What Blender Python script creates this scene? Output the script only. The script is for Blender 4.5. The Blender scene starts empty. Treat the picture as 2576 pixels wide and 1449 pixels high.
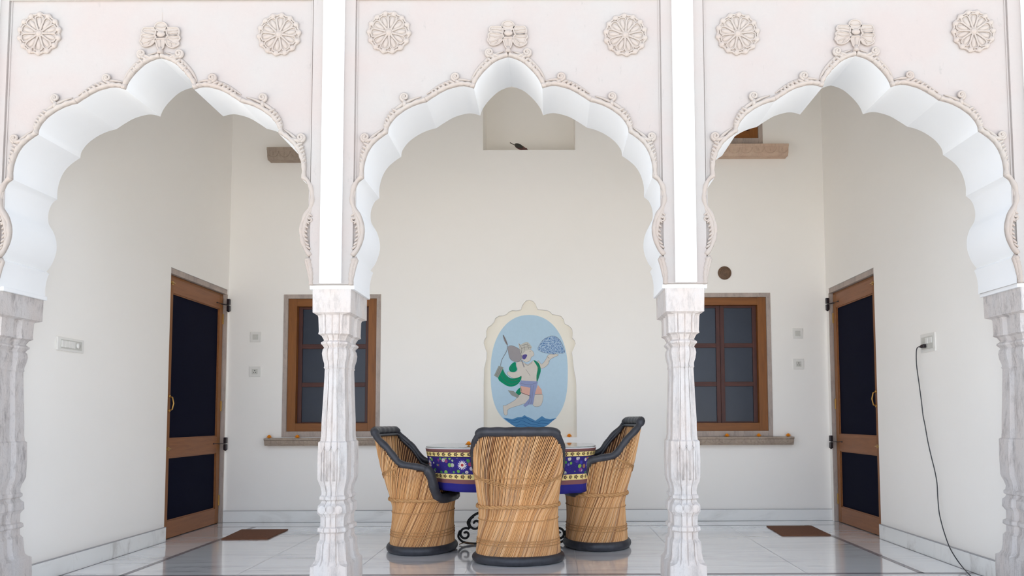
import bpy, bmesh, math, random
from math import sin, cos, pi, radians, sqrt, atan2, exp
from mathutils import Vector, Matrix
from mathutils.geometry import tessellate_polygon

sc = bpy.context.scene
COL = sc.collection
random.seed(7)

# ------------------------------------------------------------------ camera
F, CX, CY, PIT, ROL, H = 2000.0, 1382.5, 921.6, 0.0656, 0.0034, 0.9
cd = bpy.data.cameras.new('camera'); cam = bpy.data.objects.new('camera', cd); COL.objects.link(cam)
cd.sensor_width = 36.0; cd.lens = F / 2576 * 36.0
cd.shift_x = -(CX - 1288) / 2576; cd.shift_y = (CY - 724.5) / 2576
cd.clip_start = 0.05
cam.matrix_world = Matrix.Translation((0, 0, H)) @ Matrix.Rotation(pi / 2 + PIT, 4, 'X') @ Matrix.Rotation(-ROL, 4, 'Z')
sc.camera = cam

# ------------------------------------------------------------------ light
w = bpy.data.worlds.new('sky'); sc.world = w; w.use_nodes = True
nt = w.node_tree; nt.nodes.clear()
bg = nt.nodes.new('ShaderNodeBackground'); out = nt.nodes.new('ShaderNodeOutputWorld')
tc = nt.nodes.new('ShaderNodeTexCoord'); sx = nt.nodes.new('ShaderNodeSeparateXYZ')
rp = nt.nodes.new('ShaderNodeValToRGB')
for k, (p_, c_) in enumerate(((0.0, (0.66, 0.73, 0.83)), (0.24, (0.64, 0.73, 0.87)), (0.45, (0.56, 0.64, 0.77)), (0.8, (0.18, 0.21, 0.26)))):
    e_ = rp.color_ramp.elements[k] if k < 2 else rp.color_ramp.elements.new(p_)
    e_.position = p_; e_.color = c_ + (1,)
nt.links.new(tc.outputs['Generated'], sx.inputs[0]); nt.links.new(sx.outputs['Z'], rp.inputs[0])
# sky weighted brighter towards -y, added to send more light into the arcade
ry = nt.nodes.new('ShaderNodeMapRange'); ry.interpolation_type = 'SMOOTHSTEP'
for k_, v_ in (('From Min', -0.5), ('From Max', 0.6), ('To Min', 0.5), ('To Max', 1.0)): ry.inputs[k_].default_value = v_
ng = nt.nodes.new('ShaderNodeMath'); ng.operation = 'MULTIPLY'; ng.inputs[1].default_value = -1.0
nt.links.new(sx.outputs['Y'], ng.inputs[0]); nt.links.new(ng.outputs[0], ry.inputs['Value'])
mu = nt.nodes.new('ShaderNodeVectorMath'); mu.operation = 'SCALE'
nt.links.new(rp.outputs[0], mu.inputs[0]); nt.links.new(ry.outputs[0], mu.inputs['Scale']); nt.links.new(mu.outputs[0], bg.inputs['Color']); bg.inputs['Strength'].default_value = 2.2
nt.links.new(bg.outputs[0], out.inputs['Surface'])
# high sun from behind the palace: it lights the courtyard, which throws light up into the arcade
sd = bpy.data.lights.new('sun', 'SUN'); sd.energy = 15.0; sd.angle = radians(3); sd.color = (1, 0.975, 0.95)
sun = bpy.data.objects.new('sun', sd); COL.objects.link(sun)
sun.rotation_euler = (radians(-38), 0, radians(12))
sc.view_settings.view_transform = 'Standard'; sc.view_settings.look = 'None'
sc.view_settings.gamma = 1.0; sc.view_settings.use_curve_mapping = False
sc.view_settings.exposure = 0.20
sc.cycles.diffuse_bounces = 12; sc.cycles.max_bounces = 16

# ------------------------------------------------------------------ measured planes (metres)
DF, DB, DW = 3.9614, 4.3215, 7.0476          # front and back face of the arcade, back wall
XL, XR = -2.8648, 2.4722                      # side walls
XC = -0.2063; BW = (XR - XL) / 3              # middle bay axis, bay width
ZTOP = 4.5                                    # ceiling

def _dir(u, v):
    a = (u - CX) * cos(ROL) - (v - CY) * sin(ROL); b = (u - CX) * sin(ROL) + (v - CY) * cos(ROL)
    return a / F, cos(PIT) + b / F * sin(PIT), sin(PIT) - b / F * cos(PIT)
def on_y(u, v, Y):
    d = _dir(u, v); t = Y / d[1]; return t * d[0], H + t * d[2]
def on_x(u, v, X):
    d = _dir(u, v); t = X / d[0]; return t * d[1], H + t * d[2]
def on_z(u, v, Z=0.0):
    d = _dir(u, v); t = (Z - H) / d[2]; return t * d[0], t * d[1]

# ------------------------------------------------------------------ materials
def lin(c):
    r = []
    for x in c:
        x /= 255.0
        r.append(x / 12.92 if x <= 0.04045 else ((x + 0.055) / 1.055) ** 2.4)
    return (r[0], r[1], r[2], 1.0)
class MatB:
    def __init__(s, name, rough=0.6, spec=0.5):
        s.m = bpy.data.materials.new(name); s.m.use_nodes = True; s.t = s.m.node_tree
        s.b = s.t.nodes['Principled BSDF']; s.b.inputs['Roughness'].default_value = rough
        s.b.inputs['Specular IOR Level'].default_value = spec
        s.tc = None
    def n(s, typ, **k):
        x = s.t.nodes.new(typ)
        for a, b in k.items():
            if a in x.inputs: x.inputs[a].default_value = b
            else: setattr(x, a, b)
        return x
    def l(s, a, b): s.t.links.new(a, b)
    def coord(s, scale=(1, 1, 1), rot=(0, 0, 0), src='Object'):
        if s.tc is None: s.tc = s.n('ShaderNodeTexCoord')
        mp = s.n('ShaderNodeMapping'); mp.inputs['Scale'].default_value = scale; mp.inputs['Rotation'].default_value = rot
        s.l(s.tc.outputs[src], mp.inputs[0]); return mp.outputs[0]
    def noise(s, co, scale, detail=4, rough=0.55, dist=0.0):
        x = s.n('ShaderNodeTexNoise'); x.inputs['Scale'].default_value = scale; x.inputs['Detail'].default_value = detail
        x.inputs['Roughness'].default_value = rough; x.inputs['Distortion'].default_value = dist
        s.l(co, x.inputs['Vector']); return x.outputs['Fac']
    def ramp(s, fac, stops):
        x = s.n('ShaderNodeValToRGB'); e = x.color_ramp.elements
        while len(e) < len(stops): e.new(0.5)
        for k, (p, c) in enumerate(stops): e[k].position = p; e[k].color = c if len(c) == 4 else lin(c)
        s.l(fac, x.inputs[0]); return x.outputs[0]
    def mix(s, fac, a, b, mode='MIX'):
        x = s.n('ShaderNodeMix', data_type='RGBA', blend_type=mode)
        for inp, val in ((x.inputs[0], fac), (x.inputs[6], a), (x.inputs[7], b)):
            if hasattr(val, 'links') or isinstance(val, bpy.types.NodeSocket): s.l(val, inp)
            else: inp.default_value = val
        return x.outputs[2]
    def math(s, op, a, b=0.0):
        x = s.n('ShaderNodeMath', operation=op)
        for i, val in ((0, a), (1, b)):
            if isinstance(val, bpy.types.NodeSocket): s.l(val, x.inputs[i])
            else: x.inputs[i].default_value = val
        return x.outputs[0]
    def col(s, c):
        if isinstance(c, bpy.types.NodeSocket): s.l(c, s.b.inputs['Base Color'])
        else: s.b.inputs['Base Color'].default_value = c
    def bump(s, h, strength=0.3, dist=0.01):
        x = s.n('ShaderNodeBump'); x.inputs['Strength'].default_value = strength; x.inputs['Distance'].default_value = dist
        s.l(h, x.inputs['Height']); s.l(x.outputs[0], s.b.inputs['Normal'])

def plain(name, c, rough=0.6, metal=0.0, spec=0.5, var=0.08, vs=20):
    M = MatB(name, rough, spec); c = lin(c)
    f = M.noise(M.coord(), vs, 3)
    d = tuple(x * (1 - var * 2) for x in c[:3]) + (1,)
    M.col(M.mix(f, d, tuple(min(1, x * (1 + var)) for x in c[:3]) + (1,)))
    M.b.inputs['Metallic'].default_value = metal
    return M.m

def wall_mat():
    M = MatB('limewash', 0.85, 0.2)
    co = M.coord()
    a = M.noise(co, 0.9, 5, 0.55); b = M.noise(co, 14, 4)
    c = M.ramp(a, [(0.3, (247, 244, 238)), (0.7, (249, 246, 241))])
    c = M.mix(M.math('MULTIPLY', b, 0.12), c, lin((242, 239, 234)))
    M.col(c); M.bump(M.noise(co, 9, 5), 0.12, 0.006); return M.m
def plaster_mat(name, base, pink, stain, amt=0.5):
    M = MatB(name, 0.85, 0.2); co = M.coord()
    a = M.noise(co, 2.3, 5, 0.6); b = M.noise(M.coord((9, 9, 2.2)), 3.5, 6, 0.7); g = M.noise(co, 34, 4, 0.7)
    c = M.ramp(a, [(0.35, base), (0.62, pink)])
    st = M.ramp(b, [(0.60, (0, 0, 0, 1)), (0.74, (1, 1, 1, 1))])
    g2 = M.ramp(g, [(0.45, (0, 0, 0, 1)), (0.62, (1, 1, 1, 1))])
    m = M.math('MULTIPLY', st, g2); m = M.math('MULTIPLY', m, amt)
    c = M.mix(m, c, lin(stain)); M.col(c)
    M.bump(M.math('ADD', M.noise(co, 30, 6, 0.65), M.math('MULTIPLY', a, 0.8)), 0.35, 0.006); return M.m
def stone_mat(name, base, second, stain, amt=0.7):
    M = MatB(name, 0.9, 0.15); co = M.coord()
    a = M.noise(M.coord((1, 1, 0.35)), 7, 5, 0.6); b = M.noise(M.coord((1, 1, 0.4)), 16, 6, 0.7)
    c = M.ramp(a, [(0.38, base), (0.62, second)])
    b2 = M.noise(M.coord((1.6, 1.6, 0.5)), 40, 5, 0.75)
    st = M.ramp(M.math('ADD', M.math('MULTIPLY', b, 0.6), M.math('MULTIPLY', b2, 0.4)), [(0.49, (0, 0, 0, 1)), (0.64, (1, 1, 1, 1))])
    c = M.mix(M.math('MULTIPLY', st, amt), c, lin(stain)); M.col(c)
    M.bump(M.math('ADD', b, M.noise(co, 60, 5, 0.7)), 0.6, 0.008); return M.m
def wood_mat(name, c1, c2, axis='Z', rough=0.45):
    M = MatB(name, rough, 0.4)
    s = {'Z': (14, 14, 1.2), 'X': (1.2, 14, 14), 'Y': (14, 1.2, 14)}[axis]
    n = M.noise(M.coord(s), 3, 6, 0.6, 0.6)
    M.col(M.ramp(n, [(0.3, c1), (0.7, c2)])); M.bump(n, 0.08, 0.003); return M.m
def marble_mat(name, base, vein, rough=0.12, sc_=1.0):
    M = MatB(name, rough, 0.5)
    n = M.noise(M.coord((0.55 * sc_, 3.2 * sc_, 2 * sc_)), 1.3, 7, 0.62, 1.2)
    n2 = M.noise(M.coord((0.7, 1.0, 1)), 0.9, 3)
    v = M.ramp(n, [(0.50, (0, 0, 0, 1)), (0.60, (0.35, 0.35, 0.35, 1)), (0.66, (1, 1, 1, 1))])
    c = M.ramp(n2, [(0.35, base), (0.7, tuple(min(255, x + 5) for x in base))])
    M.col(M.mix(M.math('MULTIPLY', v, 0.5), c, lin(vein)))
    if rough < 0.2:
        M.b.inputs['Coat Weight'].default_value = 1.0; M.b.inputs['Coat Roughness'].default_value = 0.06; M.b.inputs['Coat IOR'].default_value = 1.75
    return M.m

M_WALL = wall_mat()
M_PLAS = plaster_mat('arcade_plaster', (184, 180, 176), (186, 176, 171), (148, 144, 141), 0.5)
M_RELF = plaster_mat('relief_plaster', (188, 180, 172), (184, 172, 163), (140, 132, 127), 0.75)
M_SOFF = plain('soffit_whitewash', (240, 241, 241), 0.8, spec=0.2, var=0.02, vs=3)
M_PIL = plain('pilaster_white_paint', (250, 250, 249), 0.7, spec=0.2, var=0.005)
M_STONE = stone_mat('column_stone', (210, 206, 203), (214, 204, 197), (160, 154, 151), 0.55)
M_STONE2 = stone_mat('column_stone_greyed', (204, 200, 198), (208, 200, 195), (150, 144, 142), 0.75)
M_SILL = stone_mat('sandstone_sill', (178, 162, 146), (166, 150, 136), (130, 116, 106), 0.5)
M_SILL2 = stone_mat('pink_sandstone', (214, 190, 168), (206, 178, 156), (168, 136, 120), 0.4)
M_SURR = stone_mat('pink_grey_surround', (190, 176, 166), (176, 164, 156), (140, 130, 124), 0.5)
M_MARB = marble_mat('white_marble', (246, 248, 253), (150, 150, 154))
M_BASEB = marble_mat('grey_marble', (240, 240, 237), (176, 172, 164), 0.3, 1.4)
M_INLAY = plain('dark_inlay', (132, 128, 134), 0.2, var=0.2, vs=12)
M_JOINT = plain('marble_joint', (168, 166, 168), 0.4)
M_TEAK = wood_mat('teak', (122, 72, 26), (142, 88, 36))
M_TEAKX = wood_mat('teak_rail', (126, 78, 44), (148, 94, 54), 'Y')
M_TEAKH = wood_mat('teak_head', (120, 70, 24), (140, 86, 34), 'X')
M_DWOOD = wood_mat('dark_sash_wood', (62, 28, 22), (84, 42, 32))
M_DWOODX = wood_mat('dark_sash_rail', (62, 28, 22), (84, 42, 32), 'X')
M_MESHS = plain('navy_insect_mesh', (7, 9, 32), 0.8, spec=0.1, var=0.15, vs=60)
M_PANE = plain('smoky_glass', (44, 52, 66), 0.25, spec=0.4, var=0.12, vs=3)
M_BRASS = plain('brass', (190, 150, 84), 0.35, 0.9)
M_BLACKP = plain('black_plastic', (28, 18, 24), 0.3)
M_SWITCH = plain('ivory_plastic', (232, 230, 224), 0.4, var=0.01)
M_SWITCHG = plain('ivory_plastic_insert', (205, 204, 196), 0.45, var=0.03)
M_CABLE = plain('cable_rubber', (52, 54, 58), 0.5)
M_COIR = plain('coir_mat', (118, 74, 48), 0.95, var=0.3, vs=160)
M_RUBBER = plain('black_tyre_rubber', (56, 57, 64), 0.42, var=0.35, vs=30)
M_SEAT = plain('black_leatherette', (30, 30, 32), 0.25, var=0.2, vs=10)
M_IRON = plain('black_wrought_iron', (26, 27, 28), 0.45, 0.3)
M_ROPE = plain('cane_wrap', (200, 150, 96), 0.6, var=0.25, vs=90)
M_ORANGE = plain('marigold_orange', (255, 156, 14), 0.7, var=0.15, vs=90)
M_VENT = plain('rusty_vent', (120, 92, 70), 0.6, var=0.35, vs=40)
M_LEAF = plain('dry_leaf', (146, 112, 78), 0.8, var=0.3, vs=60)
M_NICHE = plain('niche_cream', (242, 236, 222), 0.85, spec=0.2, var=0.02, vs=6)
def ground_mat():
    M = MatB('courtyard_stone', 0.8, 0.2); n = M.noise(M.coord(), 2, 5)
    M.col(M.ramp(n, [(0.3, (214, 210, 204)), (0.7, (226, 222, 216))])); return M.m
M_GROUND = ground_mat()
def cane_mat():
    M = MatB('split_cane', 0.55, 0.35)
    g = M.n('ShaderNodeNewGeometry')
    c = M.ramp(g.outputs['Random Per Island'], [(0.0, (150, 102, 66)), (0.10, (204, 148, 94)), (0.5, (224, 172, 116)), (0.88, (236, 192, 142)), (1.0, (176, 134, 100))])
    n = M.noise(M.coord((1, 1, 1)), 5, 5, 0.6); n2 = M.noise(M.coord((1, 1, .5)), 70, 3, 0.7)
    d = M.ramp(n, [(0.5, (0, 0, 0, 1)), (0.72, (1, 1, 1, 1))])
    c = M.mix(M.math('MULTIPLY', d, 0.35), c, lin((158, 122, 104)))
    k = M.ramp(n2, [(0.66, (0, 0, 0, 1)), (0.74, (1, 1, 1, 1))])
    c = M.mix(M.math('MULTIPLY', k, 0.7), c, lin((92, 62, 44))); M.col(c); return M.m
M_CANE = cane_mat()
M_CANEIN = plain('cane_backing', (104, 66, 38), 0.8, var=0.35, vs=120)
def paint(name, c): return plain(name, c, 0.8, spec=0.15, var=0.03, vs=30)

# ------------------------------------------------------------------ mesh helpers
class MB:
    def __init__(s): s.v = []; s.f = []; s.mi = []; s.sm = []; s.uv = None
    def add(s, vs, fs, mi=0, smooth=False):
        o = len(s.v); s.v += [tuple(p) for p in vs]
        for f in fs: s.f.append(tuple(i + o for i in f)); s.mi.append(mi); s.sm.append(smooth)
        return s
    def box(s, x0, x1, y0, y1, z0, z1, mi=0, bev=0.0):
        if x0 > x1: x0, x1 = x1, x0
        if y0 > y1: y0, y1 = y1, y0
        if z0 > z1: z0, z1 = z1, z0
        if bev <= 0:
            s.add([(x0, y0, z0), (x1, y0, z0), (x1, y1, z0), (x0, y1, z0), (x0, y0, z1), (x1, y0, z1), (x1, y1, z1), (x0, y1, z1)],
                  [(3, 2, 1, 0), (4, 5, 6, 7), (0, 1, 5, 4), (1, 2, 6, 5), (2, 3, 7, 6), (3, 0, 4, 7)], mi)
            return s
        bm = bmesh.new(); bmesh.ops.create_cube(bm, size=1)
        for q in bm.verts: q.co = Vector(((x0 + x1) / 2 + q.co.x * (x1 - x0), (y0 + y1) / 2 + q.co.y * (y1 - y0), (z0 + z1) / 2 + q.co.z * (z1 - z0)))
        b = min(bev, 0.49 * min(x1 - x0, y1 - y0, z1 - z0))
        bmesh.ops.bevel(bm, geom=list(bm.edges), offset=b, segments=2, profile=0.6, affect='EDGES')
        return s.from_bm(bm, mi)
    def from_bm(s, bm, mi=0, smooth=False, mat=None):
        bm.verts.index_update()
        s.add([(mat @ q.co if mat else q.co)[:] for q in bm.verts], [[q.index for q in f.verts] for f in bm.faces], mi, smooth)
        bm.free(); return s
    def tube(s, pts, r, n=8, closed=False, mi=0, cap=True, flat=None):
        P = [Vector(p) for p in pts]; m = len(P)
        rr = r if callable(r) else (lambda t: r)
        vs = []; up = None
        for i, p in enumerate(P):
            a = P[(i - 1) % m] if (closed or i > 0) else p; b = P[(i + 1) % m] if (closed or i < m - 1) else p
            t = (b - a)
            t = t.normalized() if t.length > 1e-9 else Vector((0, 0, 1))
            if up is None:
                up = Vector((0, 0, 1)) if abs(t.z) < 0.9 else Vector((1, 0, 0))
            u = (up - t * up.dot(t))
            u = u.normalized() if u.length > 1e-6 else t.orthogonal().normalized()
            up = u; wv = t.cross(u)
            R = rr(i / max(1, m - 1))
            for k in range(n):
                an = 2 * pi * k / n
                vs.append(p + (u * cos(an) * (R if flat is None else R * flat) + wv * sin(an) * R))
        fs = []
        for i in range(m if closed else m - 1):
            for k in range(n):
                a = i * n + k; b = i * n + (k + 1) % n; c = ((i + 1) % m) * n + (k + 1) % n; d = ((i + 1) % m) * n + k
                fs.append((a, b, c, d))
        if not closed and cap: fs += [tuple(range(n))[::-1], tuple(range((m - 1) * n, m * n))]
        return s.add(vs, fs, mi, True)
    def ball(s, c, rx, ry, rz, n=10, m=7, mi=0, rot=None):
        vs = []; fs = []
        for i in range(m + 1):
            a = pi * i / m
            for k in range(n):
                b = 2 * pi * k / n
                q = Vector((rx * sin(a) * cos(b), ry * sin(a) * sin(b), rz * cos(a)))
                if rot: q = rot @ q
                vs.append(Vector(c) + q)
        for i in range(m):
            for k in range(n):
                fs.append((i * n + k, (i + 1) * n + k, (i + 1) * n + (k + 1) % n, i * n + (k + 1) % n))
        return s.add(vs, fs, mi, True)
    def prism(s, pts, fn, d0, d1, mi=0, mi_side=None, smooth_side=False):
        """pts 2D closed polygon; fn(a,b,d) -> xyz ; caps at d0 and d1"""
        n = len(pts)
        tri = tessellate_polygon([[Vector((p[0], p[1], 0)) for p in pts]])
        s.add([fn(p[0], p[1], d0) for p in pts], tri, mi)
        s.add([fn(p[0], p[1], d1) for p in pts], [t[::-1] for t in tri], mi)
        vs = [fn(p[0], p[1], d0) for p in pts] + [fn(p[0], p[1], d1) for p in pts]
        s.add(vs, [(i, (i + 1) % n, n + (i + 1) % n, n + i) for i in range(n)], mi if mi_side is None else mi_side, smooth_side)
        return s
    def rings(s, rings, closed=True, mi=0, smooth=False, cap0=True, cap1=True):
        n = len(rings[0]); vs = [p for r in rings for p in r]; fs = []
        for i in range(len(rings) - 1):
            for k in range(n if closed else n - 1):
                fs.append((i * n + k, i * n + (k + 1) % n, (i + 1) * n + (k + 1) % n, (i + 1) * n + k))
        if cap0: fs.append(tuple(range(n))[::-1])
        if cap1: fs.append(tuple(range((len(rings) - 1) * n, len(rings) * n)))
        return s.add(vs, fs, mi, smooth)
    def build(s, name, mats, parent=None, recalc=True):
        me = bpy.data.meshes.new(name); me.from_pydata(s.v, [], s.f)
        if not isinstance(mats, (list, tuple)): mats = [mats]
        for m in mats: me.materials.append(m)
        me.polygons.foreach_set('material_index', s.mi); me.polygons.foreach_set('use_smooth', s.sm)
        if recalc:
            bm = bmesh.new(); bm.from_mesh(me); bmesh.ops.recalc_face_normals(bm, faces=bm.faces); bm.to_mesh(me); bm.free()
        me.update()
        o = bpy.data.objects.new(name, me); COL.objects.link(o)
        if parent: o.parent = parent
        return o
def empty(name, loc, rz=0.0):
    o = bpy.data.objects.new(name, None); COL.objects.link(o); o.location = loc; o.rotation_euler = (0, 0, rz)
    o.empty_display_size = 0.1; return o
def tag(o, label=None, cat=None, group=None, kind=None):
    if label: o['label'] = label
    if cat: o['category'] = cat
    if group: o['group'] = group
    if kind: o['kind'] = kind
    return o
def struct(o, label=None): return tag(o, label, None, None, 'structure')
def copy_tree(o, parent=None):
    c = o.copy(); COL.objects.link(c)
    if parent: c.parent = parent
    for ch in list(o.children): copy_tree(ch, c)
    return c
def crom(pts, k=6):
    """Catmull-Rom through 2D/3D points (open)"""
    P = [Vector(p) for p in pts]; o = []
    for i in range(len(P) - 1):
        p0 = P[i - 1] if i > 0 else P[i] * 2 - P[i + 1]; p1 = P[i]; p2 = P[i + 1]; p3 = P[i + 2] if i + 2 < len(P) else P[i + 1] * 2 - P[i]
        for j in range(k):
            t = j / k
            o.append(0.5 * ((2 * p1) + (p2 - p0) * t + (2 * p0 - 5 * p1 + 4 * p2 - p3) * t * t + (3 * p1 - p0 - 3 * p2 + p3) * t ** 3))
    o.append(P[-1]); return o

def sm(P, k=3):
    P = [Vector(p) for p in P]; n = len(P); o_ = []
    for i in range(n):
        p0, p1, p2, p3 = P[i - 1], P[i], P[(i + 1) % n], P[(i + 2) % n]
        for j in range(k):
            t = j / k; o_.append(tuple(0.5 * ((2 * p1) + (p2 - p0) * t + (2 * p0 - 5 * p1 + 4 * p2 - p3) * t * t + (3 * p1 - p0 - 3 * p2 + p3) * t ** 3)))
    return o_

# ================================================================== SETTING
zimp = on_y(830, 716, DF)[1]                       # springing line = bottom of the arcade wall
# ---- arch outline (left half of one bay, from the foot up to the crown), half width in px at the facade and height v
LOBES = [
    [(389, 716), (389, 690), (385, 667), (379.5, 652)],
    [(379.5, 652), (387, 646)],
    [(387, 646), (374, 628), (365, 606), (361, 586), (362.5, 563), (370, 540), (383.5, 517), (386.5, 497), (384, 478), (375.5, 459), (362.5, 448)],
    [(362.5, 448), (362, 419), (353.5, 388), (339, 364), (320, 347), (302.5, 335)],
    [(302.5, 335), (299, 318), (283, 296), (258, 277), (231, 264), (206, 257)],
    [(206, 257), (183, 242), (156, 227), (124, 218), (104, 218), (86, 223)],
    [(86, 223), (79, 205), (64, 184), (40, 161), (20, 150), (0, 144)],
]
def hp(px, v):
    x0, z = on_y(1277, v, DF); x1, _ = on_y(1277 - px, v, DF); return (x0 - x1, z)
HALF = [[hp(*p) for p in L] for L in LOBES]        # (distance from axis, z)
HALFC = [crom(L, 6) if len(L) > 2 else [Vector(p) for p in L] for L in HALF]
def segs(bx):
    """list of lobes (each list of (x,z)) running from left foot over the crown to right foot"""
    L = [[(bx - p.x, p.y) for p in lobe] for lobe in HALFC]
    R = [[(bx + p.x, p.y) for p in reversed(lobe)] for lobe in reversed(HALFC)]
    return L + R
bays = [XC - BW, XC, XC + BW]
# ---- arcade wall
mb = MB()
fY = lambda a, b, d: (a, d, b)
for bx in bays:
    S = segs(bx); line = []
    for L in S: line += L[:-1]
    line.append(S[-1][-1])
    poly = [(bx - BW / 2, ZTOP), (bx - BW / 2, zimp)] + line + [(bx + BW / 2, zimp), (bx + BW / 2, ZTOP)]
    tri = tessellate_polygon([[Vector((p[0], p[1], 0)) for p in poly]])
    mb.add([fY(p[0], p[1], DF) for p in poly], tri, 0)
    mb.add([fY(p[0], p[1], DB) for p in poly], [t[::-1] for t in tri], 1)
    for L in S:
        n = len(L)
        mb.add([fY(p[0], p[1], DF) for p in L] + [fY(p[0], p[1], DB) for p in L], [(i, i + 1, n + i + 1, n + i) for i in range(n - 1)], 1, True)
    # underside beside the arch foot
    for sx_ in (-1, 1):
        xa = bx + sx_ * BW / 2; xb = line[0][0] if sx_ < 0 else line[-1][0]
        mb.add([(xa, DF, zimp), (xb, DF, zimp), (xb, DB, zimp), (xa, DB, zimp)], [(0, 1, 2, 3)], 0)
    # raised border of the bay panel
    zt = on_y(400, 3, DF)[1]
    for sx_ in (-1, 1):
        mb.box(bx + sx_ * 0.782, bx + sx_ * (BW / 2), DF - 0.012, DF, zimp, ZTOP, 0)
        mb.box(bx + sx_ * 0.770, bx + sx_ * 0.776, DF - 0.004, DF, zimp + 0.35, zt, 0)
    mb.box(bx - 0.782, bx + 0.782, DF - 0.012, DF, zt, ZTOP, 0)
# impost slabs on each column
zslab = on_y(830, 727, DF)[1]
cols_x = [XL, XC - BW / 2, XC + BW / 2, XR]
for cx_ in cols_x:
    mb.box(cx_ - 0.113, cx_ + 0.113, DF + 0.012, DB + 0.004, zslab, zimp, 1, 0.004)
# wall going on beside the end columns
mb.box(XL - 1.8, XL - BW * 0.0 - 0.0, DF + 0.02, DB, zimp, ZTOP, 0); mb.box(XR, XR + 1.8, DF + 0.02, DB, zimp, ZTOP, 0)
mb.box(XL - 1.8, XL - 0.11, DF + 0.02, DB, 0, zimp, 0); mb.box(XR + 0.11, XR + 1.8, DF + 0.02, DB, 0, zimp, 0)
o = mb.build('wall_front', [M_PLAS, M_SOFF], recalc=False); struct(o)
# pilasters
for i, cx_ in enumerate(cols_x[1:3]):
    x0 = on_y((812, 1688)[i], 5, DF)[0]; x1 = on_y((865, 1735)[i], 5, DF)[0]
    c = cols_x[1 + i]
    b = MB().box(c - 0.052, c + 0.054, DF - 0.035, DF - 0.0125, zimp + 0.002, ZTOP, 0, 0.002).build('trim_%d' % (i + 1), M_PIL); struct(b)
for i, c in enumerate((XL, XR)):
    b = MB().box(c - 0.052, c + 0.054, DF - 0.035, DF - 0.0125, zimp + 0.002, ZTOP, 0, 0.002).build('trim_%d' % (i + 3), M_PIL); struct(b)

# ---- columns
PROF = [(727, 49), (785, 48.5), (790, 41), (795, 39.5), (830, 38.5), (837, 39.5), (841, 33), (850, 28.5), (853, 28), (858, 34), (862, 34), (866, 30.5), (871, 27.5), (876, 30.5),
        (886, 32), (900, 30), (912, 27), (919, 26.5), (922, 27.5), (926, 25.5), (1000, 28), (1060, 30.5), (1096, 31), (1110, 32.5), (1114, 36.5), (1161, 37.5), (1208, 37), (1218, 34.5), (1227, 31),
        (1240, 28.5), (1249, 29), (1253, 32.5), (1260, 32.5), (1264, 28), (1270, 30), (1276, 35.5), (1295, 36.5), (1300, 33), (1306, 30), (1329, 30), (1333, 35.5), (1342, 36.5), (1347, 30.5),
        (1363, 31), (1368, 34), (1372, 36.5), (1400, 38), (1415, 40), (1423, 44.5), (1429, 46.5), (1470, 47.5)]
def col_ring(cx_, z, a, sq, yc, jit):
    b = a + 0.078; c = 0.004 if sq else 0.030; g = 0.0 if sq else 0.014; gf = 0 if sq else 0.006; k_ = a * 0.45
    q = [(a - g, 0.0), (a - g, 0.014), (a, 0.034), (a, b - c), (a - 0.35 * c, b - 0.8 * c), (a - 0.8 * c, b - 0.35 * c), (a - c, b), (k_ + 0.004, b), (k_, b - gf), (k_ - 0.004, b), (0.005, b), (0.0, b - gf)]
    r = q + [(-x, y) for x, y in q[-2::-1]]
    r = r + [(x, -y) for x, y in r[-2:0:-1]]
    return [(cx_ + x * (1 + random.uniform(-jit, jit)), yc + y * (1 + random.uniform(-jit, jit) * .5), z) for x, y in r]
YCOL = (DF + DB) / 2 + 0.004
labs = ['weathered stone column at the left end, half set into the left wall', 'weathered white stone column between left and middle arches, window behind its capital',
        'weathered white stone column between middle and right arches, behind the chair with the tallest back', 'grey stained stone column at the right end beside the black cable']
for ci, cx_ in enumerate(cols_x):
    root = empty('stone_column', (cx_, YCOL, 0)); tag(root, labs[ci], 'column', 'carved columns of the arcade')
    pr = [(on_y(830, v, DF)[1], abs(on_y(830, v, DF)[0] - on_y(830 - a, v, DF)[0]), v) for v, a in PROF]
    pr.append((0.0, pr[-1][1], 1500))
    m = M_STONE if ci in (1, 2) else M_STONE2
    for nm, lo, hi in (('capital', 0, 926), ('shaft', 926, 1219), ('base', 1218, 3000)):
        sel = [p for p in pr if lo <= p[2] <= hi]; R = []
        for i, (z, a, v) in enumerate(sel):
            R.append([(x - cx_, y - YCOL, zz) for x, y, zz in col_ring(cx_, z, a, v < 788 or v > 1424, YCOL, 0.012)])
        mb = MB(); mb.rings(R[::-1])
        if nm == 'base':      # petals carved round the cushion
            zc = on_y(830, 1285, DF)[1]
            for k in range(-1, 2):
                mb.ball((k * 0.042, -(0.07 + 0.078), zc), 0.022, 0.006, 0.022)
        if nm == 'shaft':     # arch-topped flutes near the foot
            zt_ = on_y(830, 1125, DF)[1]; zb = on_y(830, 1212, DF)[1]
            for k in (-1, 0, 1):
                xx = k * 0.034
                mb.tube([(xx - 0.014, -0.1515, zb), (xx - 0.014, -0.1515, zt_ - 0.03), (xx, -0.1505, zt_), (xx + 0.014, -0.1515, zt_ - 0.03), (xx + 0.014, -0.1515, zb)], 0.003, 5)
        mb.build(nm, m, root)

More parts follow.
